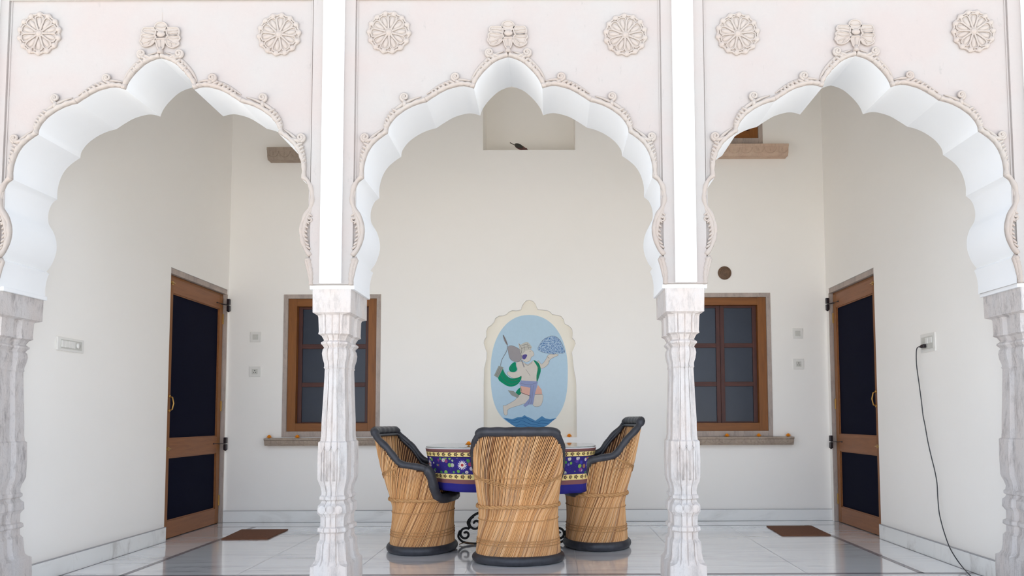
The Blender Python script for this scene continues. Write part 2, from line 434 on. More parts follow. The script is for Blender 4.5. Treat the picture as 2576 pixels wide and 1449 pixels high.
# ---- relief on the facade: arch mouldings, finials, rosettes
def spiral(c, r0, r1, turns, a0, sgn, y, n=26):
    return [(c[0] + cos(a0 + sgn * t * turns * 2 * pi) * (r0 + (r1 - r0) * t), y - 0.006 * t, c[1] + sin(a0 + sgn * t * turns * 2 * pi) * (r0 + (r1 - r0) * t)) for t in [i / n for i in range(n + 1)]]
arch_names = ['left', 'middle', 'right']
for bi, bx in enumerate(bays):
    root = empty('arch_moulding', (bx, DF, zimp))
    tag(root, ['scrolled plaster moulding around the left scalloped arch', 'scrolled plaster moulding around the middle scalloped arch above the painting', 'scrolled plaster moulding around the right scalloped arch'][bi], 'moulding', 'mouldings around the arches')
    loc = lambda p: (p[0] - bx, p[1] - DF, p[2] - zimp)
    band = MB()
    for side in (-1, 1):
        for li, L in enumerate(HALFC):
            pts = []
            for i, p in enumerate(L):
                a = L[max(0, i - 1)]; b = L[min(len(L) - 1, i + 1)]; t = (b - a).normalized(); nrm = Vector((t.y, -t.x))
                if nrm.x < 0 and li > 2: nrm = nrm
                outn = Vector((abs(t.y), 0)) if False else nrm
                # outward: away from the opening (larger distance from axis or higher)
                cen = Vector((0.0, zimp + 0.55))
                if outn.dot(p - cen) < 0: outn = -outn
                q = p + outn * 0.012
                pts.append((side * q.x + bx, DF - 0.006, q.y))
            band.tube([loc(p) for p in pts], lambda t: 0.0145 + 0.0025 * sin(t * 40), 8, flat=0.8)
            if li >= 3:
                pts2 = [(x + side * 0.006, y + 0.004, z + 0.022) for x, y, z in pts[2:-2]]
                band.tube([loc(p) for p in pts2], lambda t: 0.008 * (0.4 + sin(pi * t)), 6)
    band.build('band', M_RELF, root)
    # scrolls with ribbed leaves
    for side in (-1, 1):
        for (px, v, lob, f0) in ((47, 134, 6, 0.78), (132, 195, 5, 0.62), (260, 245, 4, 0.60), (359, 346, 3, 0.66)):
            x, z = hp(px, v); s_ = MB(); cx_ = bx + side * x
            s_.tube([loc(p) for p in spiral((cx_, z), 0.021, 0.004, 1.6, -pi / 2, side, DF - 0.010)], lambda t: 0.0085 - 0.003 * t, 6)
            s_.ball(loc((cx_, DF - 0.012, z)), 0.006, 0.008, 0.006)
            L = HALFC[lob]; n = len(L); i0 = int(n * f0)
            for k in range(6):
                i = max(0, min(n - 1, i0 - 3 - k * 2)); p = L[i]
                cen = Vector((0.0, zimp + 0.55)); d = (p - cen).normalized(); q = p + d * (0.026 - 0.002 * k)
                rot = Matrix.Rotation(-side * (0.5 + 0.1 * k) if side > 0 else (0.5 + 0.1 * k), 3, 'Y')
                s_.ball(loc((bx + side * q.x, DF - 0.010, q.y)), 0.024 - 0.0016 * k, 0.013, 0.0075, 8, 6, rot=rot)
            # connecting stalk
            p = L[min(n - 1, i0)]; s_.tube([loc((cx_, DF - 0.008, z - 0.020)), loc((bx + side * (p.x + 0.004), DF - 0.008, p.y + 0.016))], 0.011, 6)
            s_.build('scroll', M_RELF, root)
        # long leaf on the side of the arch foot
        lf = MB()
        base = [hp(383, 470), hp(388, 520), hp(378, 548), hp(371, 580), hp(376, 612), hp(389, 640)]
        C = crom(base, 6)
        lf.tube([loc((bx + side * (p.x + 0.004), DF - 0.004, p.y)) for p in C], lambda t: 0.006 + 0.012 * sin(pi * t) ** 2, 8, flat=0.7)
        for k in range(9):
            p = C[10 + k * 2]
            rot = Matrix.Rotation(side * 0.7, 3, 'Y')
            lf.ball(loc((bx + side * (p.x + 0.012), DF - 0.012, p.y)), 0.018, 0.008, 0.006, 8, 6, rot=rot)
        lf.tube([loc(p) for p in spiral((bx + side * hp(388, 552)[0], hp(388, 552)[1]), 0.016, 0.004, 1.3, pi / 2, side, DF - 0.010)], 0.005, 6)
        lf.tube([loc((bx + side * hp(a, v)[0], DF - 0.006, hp(a, v)[1])) for a, v in ((386, 648), (381, 655), (386, 672), (392, 700), (393, 714))], lambda t: 0.012 - 0.005 * t, 6)
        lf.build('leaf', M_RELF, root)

    # finial flower above the crown
    zf = hp(0, 88)[1]; cx_ = bx
    r2 = empty('plaster_finial', (cx_, DF, zf))
    tag(r2, ['squat plaster flower over the crown of the left arch, thin crack rising from it', 'plaster flower with a domed top petal over the middle arch', 'worn plaster flower over the crown of the right arch'][bi], 'ornament', 'plaster flowers over the arches')
    cv = lambda x, y: ((x - 900) / 3850.0, (440 - y) / 3850.0)
    for P, veins in (([(780, 250), (800, 210), (850, 180), (920, 175), (980, 200), (1015, 250), (1010, 310), (960, 360), (860, 360), (790, 310)], [[(800, 262), (900, 285), (1000, 262)]]),
              ([(775, 295), (660, 285), (560, 290), (530, 350), (560, 390), (680, 412), (780, 430), (800, 380)], [[(570, 345), (680, 340), (770, 370)]]),
              ([(1020, 290), (1130, 285), (1230, 290), (1262, 370), (1240, 440), (1140, 442), (1040, 440), (1010, 380)], [[(1230, 345), (1130, 350), (1030, 370)], [(1230, 400), (1130, 400), (1040, 410)]]),
              ([(790, 450), (670, 425), (560, 410), (508, 450), (520, 505), (490, 560), (530, 610), (545, 650), (620, 665), (700, 640), (760, 590), (800, 520)], [[(540, 470), (640, 500), (770, 480)], [(560, 600), (640, 570), (760, 510)], [(640, 650), (670, 600), (700, 570)]]),
              ([(1030, 460), (1140, 452), (1245, 450), (1280, 500), (1240, 560), (1262, 610), (1225, 655), (1130, 690), (1040, 650), (1000, 560)], [[(1250, 500), (1150, 510), (1040, 490)], [(1210, 620), (1130, 600), (1040, 530)], [(1120, 670), (1100, 610), (1070, 590)]]),
              ([(800, 525), (895, 510), (990, 515), (970, 620), (950, 700), (900, 730), (850, 700), (820, 610)], [[(890, 540), (895, 620), (900, 700)]])):
        b = MB(); Q = [cv(x, y) for x, y in sm(P, 3)]
        b.prism(Q, lambda a, c, d: (a, d, c), -0.010, 0.0); b.tube([(x, -0.010, z) for x, z in Q], 0.0045, 6, closed=True)
        for L in veins: b.tube([(cv(*p)[0], -0.011, cv(*p)[1]) for p in L], 0.003, 5)
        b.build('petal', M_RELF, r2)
    b = MB(); x, z = cv(905, 420); b.ball((x, -0.012, z), 0.023, 0.010, 0.016); b.build('boss', M_RELF, r2); b = MB()
    b.tube([(0, -0.006, cv(0, 690)[1]), (0, -0.006, cv(0, 760)[1]), (0, -0.006, cv(0, 815)[1])], lambda t: 0.011 + 0.012 * t, 8, flat=0.8)
    b.build('stalk', M_RELF, r2)
    if bi == 0:
        MB().box(-0.0015, 0.0015, -0.0012, 0.0, 0.07, 0.125).build('crack', plain('crack_grey', (190, 180, 172), 0.9), r2)

ros = [(101, 86, 'leftmost scalloped plaster rosette, upper left of the left arch'), (703, 88, 'plaster rosette right of the left arch crown, next to the first white pilaster'),
       (979, 83, 'plaster rosette at the upper left of the middle arch'), (1573, 89, 'plaster rosette at the upper right of the middle arch'),
       (1855, 86, 'worn plaster rosette just right of the second white pilaster'), (2447, 80, 'darkest plaster rosette, at the far upper right corner')]
def make_rosette():
    root = empty('plaster_rosette', (0, 0, 0)); R = 0.112; N = 10
    b = MB(); pts = []
    for k in range(120):
        t = 2 * pi * k / 120; r = R * (0.93 + 0.07 * abs(sin(t * 7)))
        pts.append((r * cos(t), r * sin(t)))
    b.prism(pts, lambda x, z, d: (x, d, z), -0.006, 0.0)
    b.tube([(x * 0.95, -0.007, z * 0.95) for x, z in pts], 0.0055, 6, closed=True)
    for k in range(14):
        t = 2 * pi * (k + .5) / 14; b.ball((R * 0.90 * cos(t), -0.008, R * 0.90 * sin(t)), 0.015, 0.008, 0.015, 8, 6)
    b.build('disc', M_RELF, root)
    for k in range(N):
        t = 2 * pi * k / N + pi / 2; p = MB()
        q = []
        for a, wd in ((0.018, 0.004), (0.03, 0.008), (0.05, 0.015), (0.068, 0.0205), (0.080, 0.0215), (0.088, 0.016), (0.092, 0.0)): q.append((a, wd))
        q = q + [(a, -wd) for a, wd in q[-2::-1]]
        f = lambda a, s_: (a * cos(t) - s_ * sin(t), -0.010, a * sin(t) + s_ * cos(t))
        p.tube([f(a, s_) for a, s_ in q], 0.0036, 6, closed=True)
        p.ball((0.058 * cos(t), -0.004, 0.058 * sin(t)), 0.032, 0.008, 0.013, 10, 6, rot=Matrix.Rotation(-t, 3, 'Y'))
        p.build('petal', M_RELF, root)
    MB().ball((0, -0.006, 0), 0.019, 0.012, 0.019, 12, 8).build('boss', M_RELF, root)
    return root
proto = make_rosette()
for i, (u, v, lab) in enumerate(ros):
    o = proto if i == 0 else copy_tree(proto)
    x, z = on_y(u, v, DF); o.location = (x, DF, z); o.rotation_euler = (0, 0.13 * i, 0)
    tag(o, lab, 'rosette', 'plaster rosettes on the arcade wall')

# ---- back wall with openings
def rect(u0, v0, u1, v1, Y=DW):
    x0, z1 = on_y(u0, v0, Y); x1, z0 = on_y(u1, v1, Y); return x0, x1, z0, z1
W1 = rect(715, 741, 955, 1099); W2 = rect(1690, 737.5, 1945, 1098)
HW1 = rect(732, 170, 934, 361); HW2 = rect(1715, 170, 1918.5, 361)
NI = rect(1215.5, 175, 1447, 377)
arch_px = [(1216.6, 1100), (1216.6, 1069), (1216.6, 970), (1218, 926), (1223.5, 903), (1224, 886), (1220, 875), (1216.6, 863), (1218, 855), (1223, 847), (1223, 833), (1227, 823), (1236, 817), (1243, 809), (1246, 800), (1255, 794), (1266, 793.5), (1274, 790), (1280, 784), (1289, 780),
           (1302, 781), (1311, 778), (1313, 769), (1317.5, 762), (1323, 756), (1331.5, 754), (1341, 757), (1347, 764), (1350, 772), (1353, 778), (1366, 779), (1379, 781), (1385, 785), (1389, 790), (1401, 792), (1412, 795), (1418, 803), (1421, 814), (1431, 819), (1439, 827), (1441, 838), (1440, 850), (1446, 857), (1448, 865), (1443, 877),
           (1439, 886), (1441, 903), (1444, 930), (1449, 955), (1450, 970), (1451, 1069), (1451.5, 1100)]
AN = [on_y(u, v, DW) for u, v in arch_px]
XA, XB = XL - 0.25, XR + 0.25
rc = lambda r: [(r[0], r[2]), (r[1], r[2]), (r[1], r[3]), (r[0], r[3])]
holes = [rc(W1), rc(W2), rc(HW1), rc(HW2), rc(NI), AN]
outer = [(XA, 0.0), (XB, 0.0), (XB, ZTOP), (XA, ZTOP)]
loops = [[Vector((p[0], p[1], 0)) for p in L] for L in [outer] + holes]
flat = [p for L in loops for p in L]
tri = tessellate_polygon(loops)
mb = MB(); mb.add([(p.x, DW, p.y) for p in flat], tri, 0)
depths = [0.16, 0.16, 0.16, 0.16, 0.40, 0.055]
for L, dp in zip(holes, depths):
    n = len(L)
    mb.add([(p[0], DW, p[1]) for p in L] + [(p[0], DW + dp, p[1]) for p in L], [(i, (i + 1) % n, n + (i + 1) % n, n + i) for i in range(n)], 0)
    t2 = tessellate_polygon([[Vector((p[0], p[1], 0)) for p in L]])
    mb.add([(p[0], DW + dp, p[1]) for p in L], t2, 1 if n > 6 else 0)
mb.box(XA - .2, XB + .2, DW + 0.45, DW + 0.55, -0.1, ZTOP + .1, 0)
o = mb.build('wall_back', [M_WALL, M_NICHE], recalc=False); struct(o)

# ---- side walls with door openings
DREC = 0.035
door_l = (on_x(431, 672, XL)[0], DW - 0.015, on_x(431, 672, XL)[1])
door_r = (on_x(2197, 673, XR)[0], DW - 0.055, on_x(2197, 673, XR)[1])
for nm, X, sg, dr in (('wall_left', XL, -1, door_l), ('wall_right', XR, 1, door_r)):
    y0, y1, zt_ = dr; mb = MB()
    mb.box(X, X + sg * 0.25, DB, y0, 0, ZTOP); mb.box(X, X + sg * 0.25, y1, DW + 0.0, 0, ZTOP)
    mb.box(X, X + sg * 0.25, y0, y1, zt_, ZTOP); mb.box(X + sg * (DREC + 0.06), X + sg * 0.25, y0, y1, 0, zt_)
    struct(mb.build(nm, M_WALL))
struct(MB().box(XL - 1.8, XR + 1.8, DF, DW + 0.55, ZTOP, ZTOP + 0.2).build('ceiling', M_WALL))
# ---- floor
mb = MB(); mb.box(XL - 1.8, XR + 1.8, DF - 0.5, DW + 0.5, -0.6, 0.0, 0)
def strip(p, q, wd, mi, z=0.0006):
    p = Vector(p); q = Vector(q); d = (q - p).normalized(); nn = Vector((-d.y, d.x)) * wd / 2
    mb.add([(p + nn).to_tuple() + (z,), (q + nn).to_tuple() + (z,), (q - nn).to_tuple() + (z,), (p - nn).to_tuple() + (z,)], [(0, 1, 2, 3)], mi)
xl_ = on_z(557, 1356)[0]; xr_ = on_z(2091, 1347)[0]; yb = on_z(1390, 1323)[1]; yf = on_z(1390, 1445)[1]
for (a, b) in (((xl_, yf), (xl_, yb)), ((xr_, yf), (xr_, yb)), ((XL, yf), (XR, yf))): strip(a, b, 0.036, 1)
strip((XL, yb), (XR, yb), 0.012, 2); strip((XL, DW - 0.022), (XR, DW - 0.022), 0.010, 1); strip((XL + 0.022, DB), (XL + 0.022, door_l[0]), 0.007, 1); strip((XR - 0.022, DB), (XR - 0.022, door_r[0]), 0.007, 1); strip((XL, yf - 0.03), (XR, yf - 0.03), 0.004, 2)
for yy in (4.9, 5.55, 6.2): strip((xl_, yy), (xr_, yy), 0.002, 2, 0.0004)
for i in range(6): xx = xl_ + (xr_ - xl_) * (i + 1) / 7; strip((xx, yf), (xx, yb), 0.002, 2, 0.0004)
struct(mb.build('floor', [M_MARB, M_INLAY, M_JOINT]))
struct(MB().box(-30, 30, -30, DF - 0.5, -0.75, -0.6).build('ground', M_GROUND))
# ---- baseboards
zb_ = on_y(1700, 1282, DW)[1]
def bboard(name, x0, x1, y0, y1, h, axis):
    b = MB().box(x0, x1, y0, y1, 0.0005, h, 0, 0.002)
    b.box(x0, x1, y0 + (0.004 if axis == 'x' else 0), y1, h, h + 0.004, 1)
    struct(b.build(name, [M_BASEB, M_JOINT]))

bboard('baseboard_back', XL, XR, DW - 0.018, DW - 0.0005, zb_, 'x')
bboard('baseboard_left', XL, XL + 0.018, DB + 0.004, door_l[0] - 0.004, zb_ + 0.005, 'y')
bboard('baseboard_right', XR - 0.018, XR, DB + 0.004, door_r[0] - 0.004, zb_ + 0.005, 'y')

# ---- doors
def door(nm, X, sg, dr):
    y0, y1, zt_ = dr; root = empty(nm, (X + sg * DREC, (y0 + y1) / 2, 0)); struct(root)
    OX, OY = X + sg * DREC, (y0 + y1) / 2
    def P(mb, xa, xb, ya, yb_, za, zb2, bev=0.003): mb.box(OX + sg * xa - OX, OX + sg * xb - OX, ya - OY, yb_ - OY, za, zb2, 0, bev)
    # x offsets: 0 = door face plane, negative = towards the room
    fr = MB(); fw = 0.028
    y1 -= 0.017; P(fr, 0.0, 0.05, y0 + 0.001, y0 + fw, 0.002, zt_ - 0.045); P(fr, 0.0, 0.05, y1 - fw, y1, 0.002, zt_ - 0.045); P(fr, 0.0, 0.05, y0 + fw, y1 - fw, zt_ - 0.065, zt_ - 0.045); y1 += 0.017
    fr.build('frame', M_TEAK, root)
    ln = MB(); P(ln, -0.028, 0.05, y0 + 0.001, y1 - 0.001, zt_ - 0.043, zt_ - 0.001); ln.build('lintel', M_SURR, root)
    jb = MB(); P(jb, -0.034, 0.05, y1 - 0.016, y1 - 0.001, 0.002, zt_ - 0.044, 0.001); jb.build('stone_jamb', M_SURR, root)
    ya, yb_ = y0 + fw + 0.003, y1 - fw - 0.020; zt2 = zt_ - 0.068; st = 0.062
    zs = [0.006, 0.135, 0.615, 0.755, zt2 - 0.115, zt2]
    leaf = MB(); P(leaf, -0.012, 0.03, ya, ya + st, zs[0], zs[5]); P(leaf, -0.012, 0.03, yb_ - st, yb_, zs[0], zs[5])
    leaf.build('stile', M_TEAK, root)
    rl = MB()
    for a, b in ((0, 1), (2, 3), (4, 5)): P(rl, -0.011, 0.028, ya + st, yb_ - st, zs[a], zs[b])
    rl.build('rail', M_TEAKX, root)
    for a, b in ((1, 2), (3, 4)):
        q = MB(); P(q, 0.004, 0.01, ya + st - 0.002, yb_ - st + 0.002, zs[a] - 0.002, zs[b] + 0.002, 0); q.build('mesh_panel', M_MESHS, root)
        g = MB()
        for (c, d, e, f_) in ((ya + st, ya + st + 0.008, zs[a], zs[b]), (yb_ - st - 0.008, yb_ - st, zs[a], zs[b]), (ya + st, yb_ - st, zs[a], zs[a] + 0.008), (ya + st, yb_ - st, zs[b] - 0.008, zs[b])):
            P(g, -0.004, 0.004, c, d, e, f_, 0)
        g.build('bead', M_TEAKX, root)
    # handle near the opening side, latches
    hz = on_x(436 if sg < 0 else 2201, 1015 if sg < 0 else 1003, X)[1]
    hb = MB(); yy = ya + 0.045 - OY
    hb.tube([(sg * -0.012, yy, hz - 0.055), (sg * -0.035, yy, hz - 0.045), (sg * -0.045, yy, hz), (sg * -0.035, yy, hz + 0.045), (sg * -0.012, yy, hz + 0.055)], 0.006, 8)
    hb.ball((sg * -0.014, yy, hz - 0.055), 0.008, 0.012, 0.012); hb.ball((sg * -0.014, yy, hz + 0.055), 0.008, 0.012, 0.012)
    hb.build('handle', M_BRASS, root)
    for lz in (zt2 - 0.04, 0.68):
        b = MB(); b.tube([(sg * -0.018, ya - 0.01 - OY, lz), (sg * -0.018, ya + 0.075 - OY, lz)], 0.006, 8); b.box(sg * -0.016, sg * -0.010, ya + 0.03 - OY, ya + 0.06 - OY, lz - 0.014, lz + 0.014)
        b.build('latch', M_BRASS, root)
    # spring closers on the hinge side
    for k, lz in enumerate((zt2 - 0.075, 0.69)):
        b = MB(); px_ = X - sg * 0.022 - OX; py = y1 - 0.035 - OY
        b.box(px_ - 0.014, px_ + 0.014, py - 0.014, py + 0.014, lz + 0.004, lz + 0.055, 0, 0.005); b.box(px_ - 0.014, px_ + 0.014, py - 0.014, py + 0.014, lz - 0.055, lz - 0.004, 0, 0.005)
        b.ball((px_, py, lz - 0.055), 0.010, 0.010, 0.008); b.tube([(px_, py, lz), (sg * -0.016, yb_ - 0.045 - OY, lz)], 0.003, 6)
        b.tube([(px_, py, lz), (sg * -0.014, yb_ - 0.13 - OY, lz + 0.004)], 0.0025, 6); b.ball((sg * -0.014, yb_ - 0.13 - OY, lz + 0.004), 0.007, 0.007, 0.007)
        b.build('spring_closer', M_BLACKP, root)
    for lz in (0.20, 1.02, zt2 - 0.2):
        MB().box(sg * -0.018, sg * -0.010, yb_ - 0.006 - OY, yb_ + 0.012 - OY, lz - 0.045, lz + 0.045, 0, 0.002).build('hinge', M_BRASS, root)
door('door_1', XL, -1, door_l); door('door_2', XR, 1, door_r)

# ---- windows
def window(nm, R, rows=3, bottom_stone=True, full=True, sill=None, sill_mat=M_SILL, lobes=True):
    x0, x1, z0, z1 = R; ox, oz = (x0 + x1) / 2, z0
    root = empty(nm, (ox, DW, oz)); struct(root)
    def bx(mb, a, b, ya, yb_, c, d, bev=0.002): mb.box(a - ox, b - ox, ya - DW, yb_ - DW, c - oz, d - oz, 0, bev)
    sw = 0.038
    s_ = MB(); bx(s_, x0 - 0.0, x0 + sw, DW - 0.006, DW + 0.10, z0, z1); bx(s_, x1 - sw, x1, DW - 0.006, DW + 0.10, z0, z1)
    bx(s_, x0 + sw, x1 - sw, DW - 0.006, DW + 0.10, z1 - sw, z1); bx(s_, x0 + sw, x1 - sw, DW - 0.006, DW + 0.10, z0, z0 + 0.05)
    s_.build('stone_surround', M_SURR, root)
    a0, a1, c0, c1 = x0 + sw, x1 - sw, z0 + 0.05, z1 - sw; fw = 0.075
    f1 = MB(); bx(f1, a0, a0 + fw, DW + 0.012, DW + 0.09, c0, c1); bx(f1, a1 - fw, a1, DW + 0.012, DW + 0.09, c0, c1); f1.build('frame', M_TEAK, root)
    f2 = MB(); bx(f2, a0 + fw, a1 - fw, DW + 0.013, DW + 0.09, c1 - fw * 0.9, c1); bx(f2, a0 + fw, a1 - fw, DW + 0.013, DW + 0.09, c0, c0 + fw * 0.95); f2.build('frame_rail', M_TEAKH, root)
    i0, i1, k0, k1 = a0 + fw, a1 - fw, c0 + fw * 0.95, c1 - fw * 0.9; mid = (i0 + i1) / 2
    for s0, s1 in ((i0, mid - 0.001), (mid + 0.001, i1)):
        sash = MB(); sww = 0.036
        bx(sash, s0, s0 + sww, DW + 0.065, DW + 0.10, k0, k1); bx(sash, s1 - sww, s1, DW + 0.065, DW + 0.10, k0, k1)
        so = sash.build('sash', M_DWOOD, root)
        rl = MB(); hgt = (k1 - k0 - 0.012) / rows
        bx(rl, s0 + sww, s1 - sww, DW + 0.067, DW + 0.10, k0, k0 + 0.012); bx(rl, s0 + sww, s1 - sww, DW + 0.067, DW + 0.10, k1 - 0.02, k1)
        for r_ in range(1, rows): bx(rl, s0 + sww, s1 - sww, DW + 0.067, DW + 0.10, k0 + r_ * hgt - 0.02, k0 + r_ * hgt + 0.02)
        rl.build('sash_rail', M_DWOODX, so)
        for r_ in range(rows):
            p = MB(); bx(p, s0 + sww - 0.002, s1 - sww + 0.002, DW + 0.083, DW + 0.088, k0 + r_ * hgt, k0 + (r_ + 1) * hgt, 0); p.build('pane', M_PANE, so)
    if sill:
        u0, u1, v0, v1, dep = sill; sx0, sz1 = on_y(u0, v0, DW - dep); sx1, sz0 = on_y(u1, v1, DW - dep)
        sb = MB(); hh = sz1 - sz0
        prof = [(0, sz1), (-dep, sz1), (-dep, sz1 - hh * 0.22), (-dep + 0.012, sz1 - hh * 0.30), (-dep + 0.016, sz1 - hh * 0.75), (-dep + 0.03, sz0), (0, sz0)]
        sb.rings([[(sx0 - ox, y, z - oz) for y, z in prof], [(sx0 + 0.03 - ox, y, z - oz) for y, z in prof], [(sx1 - ox, y, z - oz) for y, z in prof]])
        if lobes:
            n = max(3, int((sx1 - sx0) / 0.1))
            for k in range(n):
                cx_ = sx0 + (k + 0.5) * (sx1 - sx0) / n; wv = (sx1 - sx0) / n * 0.48
                sb.tube([(cx_ - wv * cos(t) - ox, -dep + 0.014, sz1 - hh * 0.32 - hh * 0.5 * sin(t) - oz) for t in [pi * j / 10 for j in range(11)]], 0.0035, 5)
                sb.ball((cx_ - ox, -dep + 0.014, sz1 - hh * 0.5 - oz), 0.008, 0.004, 0.010)
        sb.build('window_sill', sill_mat, root)
    return root
window('window_1', W1, sill=(663, 985, 1103, 1121, 0.10))
window('window_2', W2, sill=(1684, 1999, 1099.5, 1119, 0.10))
window('window_3', HW1, sill=(671, 960, 370, 398, 0.12), sill_mat=M_SILL)
window('window_4', HW2, sill=(1650, 1985, 362, 388.5, 0.12), sill_mat=M_SILL2)

# ================================================================== WALL FITTINGS
def plate_back(u0, v0, u1, v1, lab, kind):
    x0, x1, z0, z1 = rect(u0, v0, u1, v1); cx_, cz = (x0 + x1) / 2, (z0 + z1) / 2; a, b = (x1 - x0) / 2, (z1 - z0) / 2
    root = empty('wall_socket', (cx_, DW, cz)); tag(root, lab, 'socket', 'small ivory plates on the back wall')
    MB().box(-a, a, -0.009, -0.0003, -b, b, 0, 0.003).build('plate', M_SWITCH, root)
    m = MB(); m.box(-a * 0.5, a * 0.5, -0.0125, -0.008, -b * 0.5, b * 0.5, 0, 0.0015); m.build('insert', M_SWITCHG, root)
    k = MB()
    if kind: 
        for dx in (-0.3, 0.3): k.ball((dx * a * 0.6, -0.0125, -b * 0.18), 0.0035, 0.001, 0.0035)
        k.ball((0, -0.0125, b * 0.2), 0.0045, 0.001, 0.0045)
    else: k.box(-a * 0.14, a * 0.14, -0.016, -0.012, -b * 0.35, b * 0.1, 0, 0.001)
    k.build('contact', M_CABLE if kind else M_SWITCHG, root)
plate_back(630, 835, 657, 861, 'ivory wall plate on the back wall left of the left window, the upper one', 0)
plate_back(628, 922, 656, 948, 'ivory wall plate on the back wall left of the left window, the lower one', 1)
plate_back(1993, 826, 2019, 852, 'ivory wall plate right of the right window, the upper one', 0)
plate_back(1995, 903, 2022, 929, 'ivory wall plate right of the right window, the lower one', 1)
def plate_side(X, sg, u0, v0, u1, v1, lab, name, group=None):
    # sg: +1 = plate faces +x (left wall), -1 = faces -x
    ya, za = on_x(u0, v0, X); yb_, zb2 = on_x(u1, v1, X); y0, y1 = min(ya, yb_), max(ya, yb_); z0, z1 = min(za, zb2), max(za, zb2)
    cy_, cz = (y0 + y1) / 2, (z0 + z1) / 2; a, b = (y1 - y0) / 2, (z1 - z0) / 2
    root = empty(name, (X, cy_, cz)); tag(root, lab, 'switchboard')
    MB().box(sg * 0.0003, sg * 0.012, -a, a, -b, b, 0, 0.003).build('plate', M_SWITCH, root)
    MB().box(sg * 0.010, sg * 0.015, -a * 0.80, a * 0.80, -b * 0.66, b * 0.66, 0, 0.001).build('insert', M_SWITCHG, root)
    return root, a, b, cy_, cz
r_, a, b, cy_, cz = plate_side(XL, 1, 141, 846, 206, 889, 'wide ivory switch panel on the left wall near the front column', 'switch_panel')
for k in range(4):
    yy = -a * 0.66 + k * a * 0.26
    MB().box(0.014, 0.020, yy - a * 0.11, yy + a * 0.11, -b * 0.5, b * 0.5, 0, 0.002).build('switch', M_SWITCH, r_)
k = MB(); k.tube([(0.014, a * 0.45, 0), (0.024, a * 0.45, 0)], 0.016, 14); k.build('regulator_knob', M_SWITCH, r_)
r_, a, b, cy_, cz = plate_side(XR, -1, 2319, 843, 2357, 882, 'square ivory socket panel on the right wall with the black plug', 'socket_panel')
for k in range(2):
    yy = -a * 0.5 + k * a * 0.5
    MB().box(-0.014, -0.020, yy - a * 0.18, yy + a * 0.18, -b * 0.1, b * 0.55, 0, 0.002).build('switch', M_SWITCH, r_)
# plug and cable
cable = empty('power_cable', (XR - 0.03, cy_, cz)); tag(cable, 'thin black power cable hanging from the right wall socket to the floor', 'cable')
O = Vector((XR - 0.03, cy_, cz))
pl = MB(); py, pz = on_x(2322, 871, XR - 0.03)
pl.box(-0.010, 0.013, py - 0.02 - O.y, py + 0.02 - O.y, pz - 0.012 - O.z, pz + 0.012 - O.z, 0, 0.005)
pl.tube([(0, py + 0.018 - O.y, pz - O.z), (0, py + 0.05 - O.y, pz - 0.001 - O.z)], lambda t: 0.009 - 0.005 * t, 8)
pl.build('plug', M_BLACKP, cable)
cp = []
for u, v in ((2314, 871), (2307, 876), (2305, 890), (2306, 920), (2312, 965), (2318, 1010), (2322, 1045), (2327, 1070), (2334, 1110), (2343, 1150), (2351, 1182), (2357, 1215), (2359, 1250), (2362, 1285), (2367, 1310), (2376, 1342), (2388, 1375)):
    y, z = on_x(u, v, XR - 0.028); cp.append((XR - 0.028 - O.x, y - O.y, z - O.z))
for u, v in ((2402, 1400), (2420, 1425)):
    y, z = on_x(u, v, XR - 0.045); cp.append((XR - 0.045 - O.x, y - O.y, max(z, 0.006) - O.z))
for u, v in ((2440, 1447), (2452, 1456)):
    x, y = on_z(u, v, 0.005); cp.append((x - O.x, y - O.y, 0.005 - O.z))
lx, ly, lz = cp[-1]
cp += [(lx - 0.05, ly - 0.12, lz), (lx - 0.16, ly - 0.2, lz)]
MB().tube([tuple(p) for p in crom(cp, 5)], 0.0032, 6).build('cord', M_CABLE, cable)
# round vent
x, z = on_y(1822.5, 687, DW); v_ = empty('round_vent', (x, DW, z)); tag(v_, 'round brown vent cover on the wall above the right window', 'vent')
R_ = 15.5 * DW / F
q = MB(); q.tube([(R_ * cos(t), -0.006, R_ * sin(t)) for t in [2 * pi * k / 32 for k in range(32)]], 0.006, 6, closed=True); q.build('rim', M_VENT, v_)
q = MB(); q.rings([[(r * cos(t), y, r * sin(t)) for t in [2 * pi * k / 28 for k in range(28)]] for r, y in ((R_, -0.001), (R_, -0.008), (R_ * 0.7, -0.014), (R_ * 0.3, -0.017), (0.004, -0.017))])
for k in range(3): q.tube([((0.012 + 0.013 * k) * cos(t), -0.016 + 0.0016 * k, (0.012 + 0.013 * k) * sin(t)) for t in [2 * pi * j / 24 for j in range(24)]], 0.003, 5, closed=True)
q.build('grille', M_VENT, v_)

# ---- doormats
for cs, lab in (([(608, 1332), (725, 1331.5), (673, 1355.5), (556.5, 1356)], 'flat brown coir doormat on the marble before the left door'), ([(1928, 1323), (2041, 1322.5), (2090, 1346), (1968, 1347)], 'flat brown coir doormat on the marble before the right door')):
    P = [on_z(u, v, 0.006) for u, v in cs]; cx_ = sum(p[0] for p in P) / 4; cy2 = sum(p[1] for p in P) / 4
    b = MB(); b.prism([(p[0] - cx_, p[1] - cy2) for p in P], lambda x, y, d: (x, y, d), 0.001, 0.008)
    o = b.build('doormat', M_COIR); o.location = (cx_, cy2, 0); tag(o, lab, 'doormat', 'doormats by the doors')

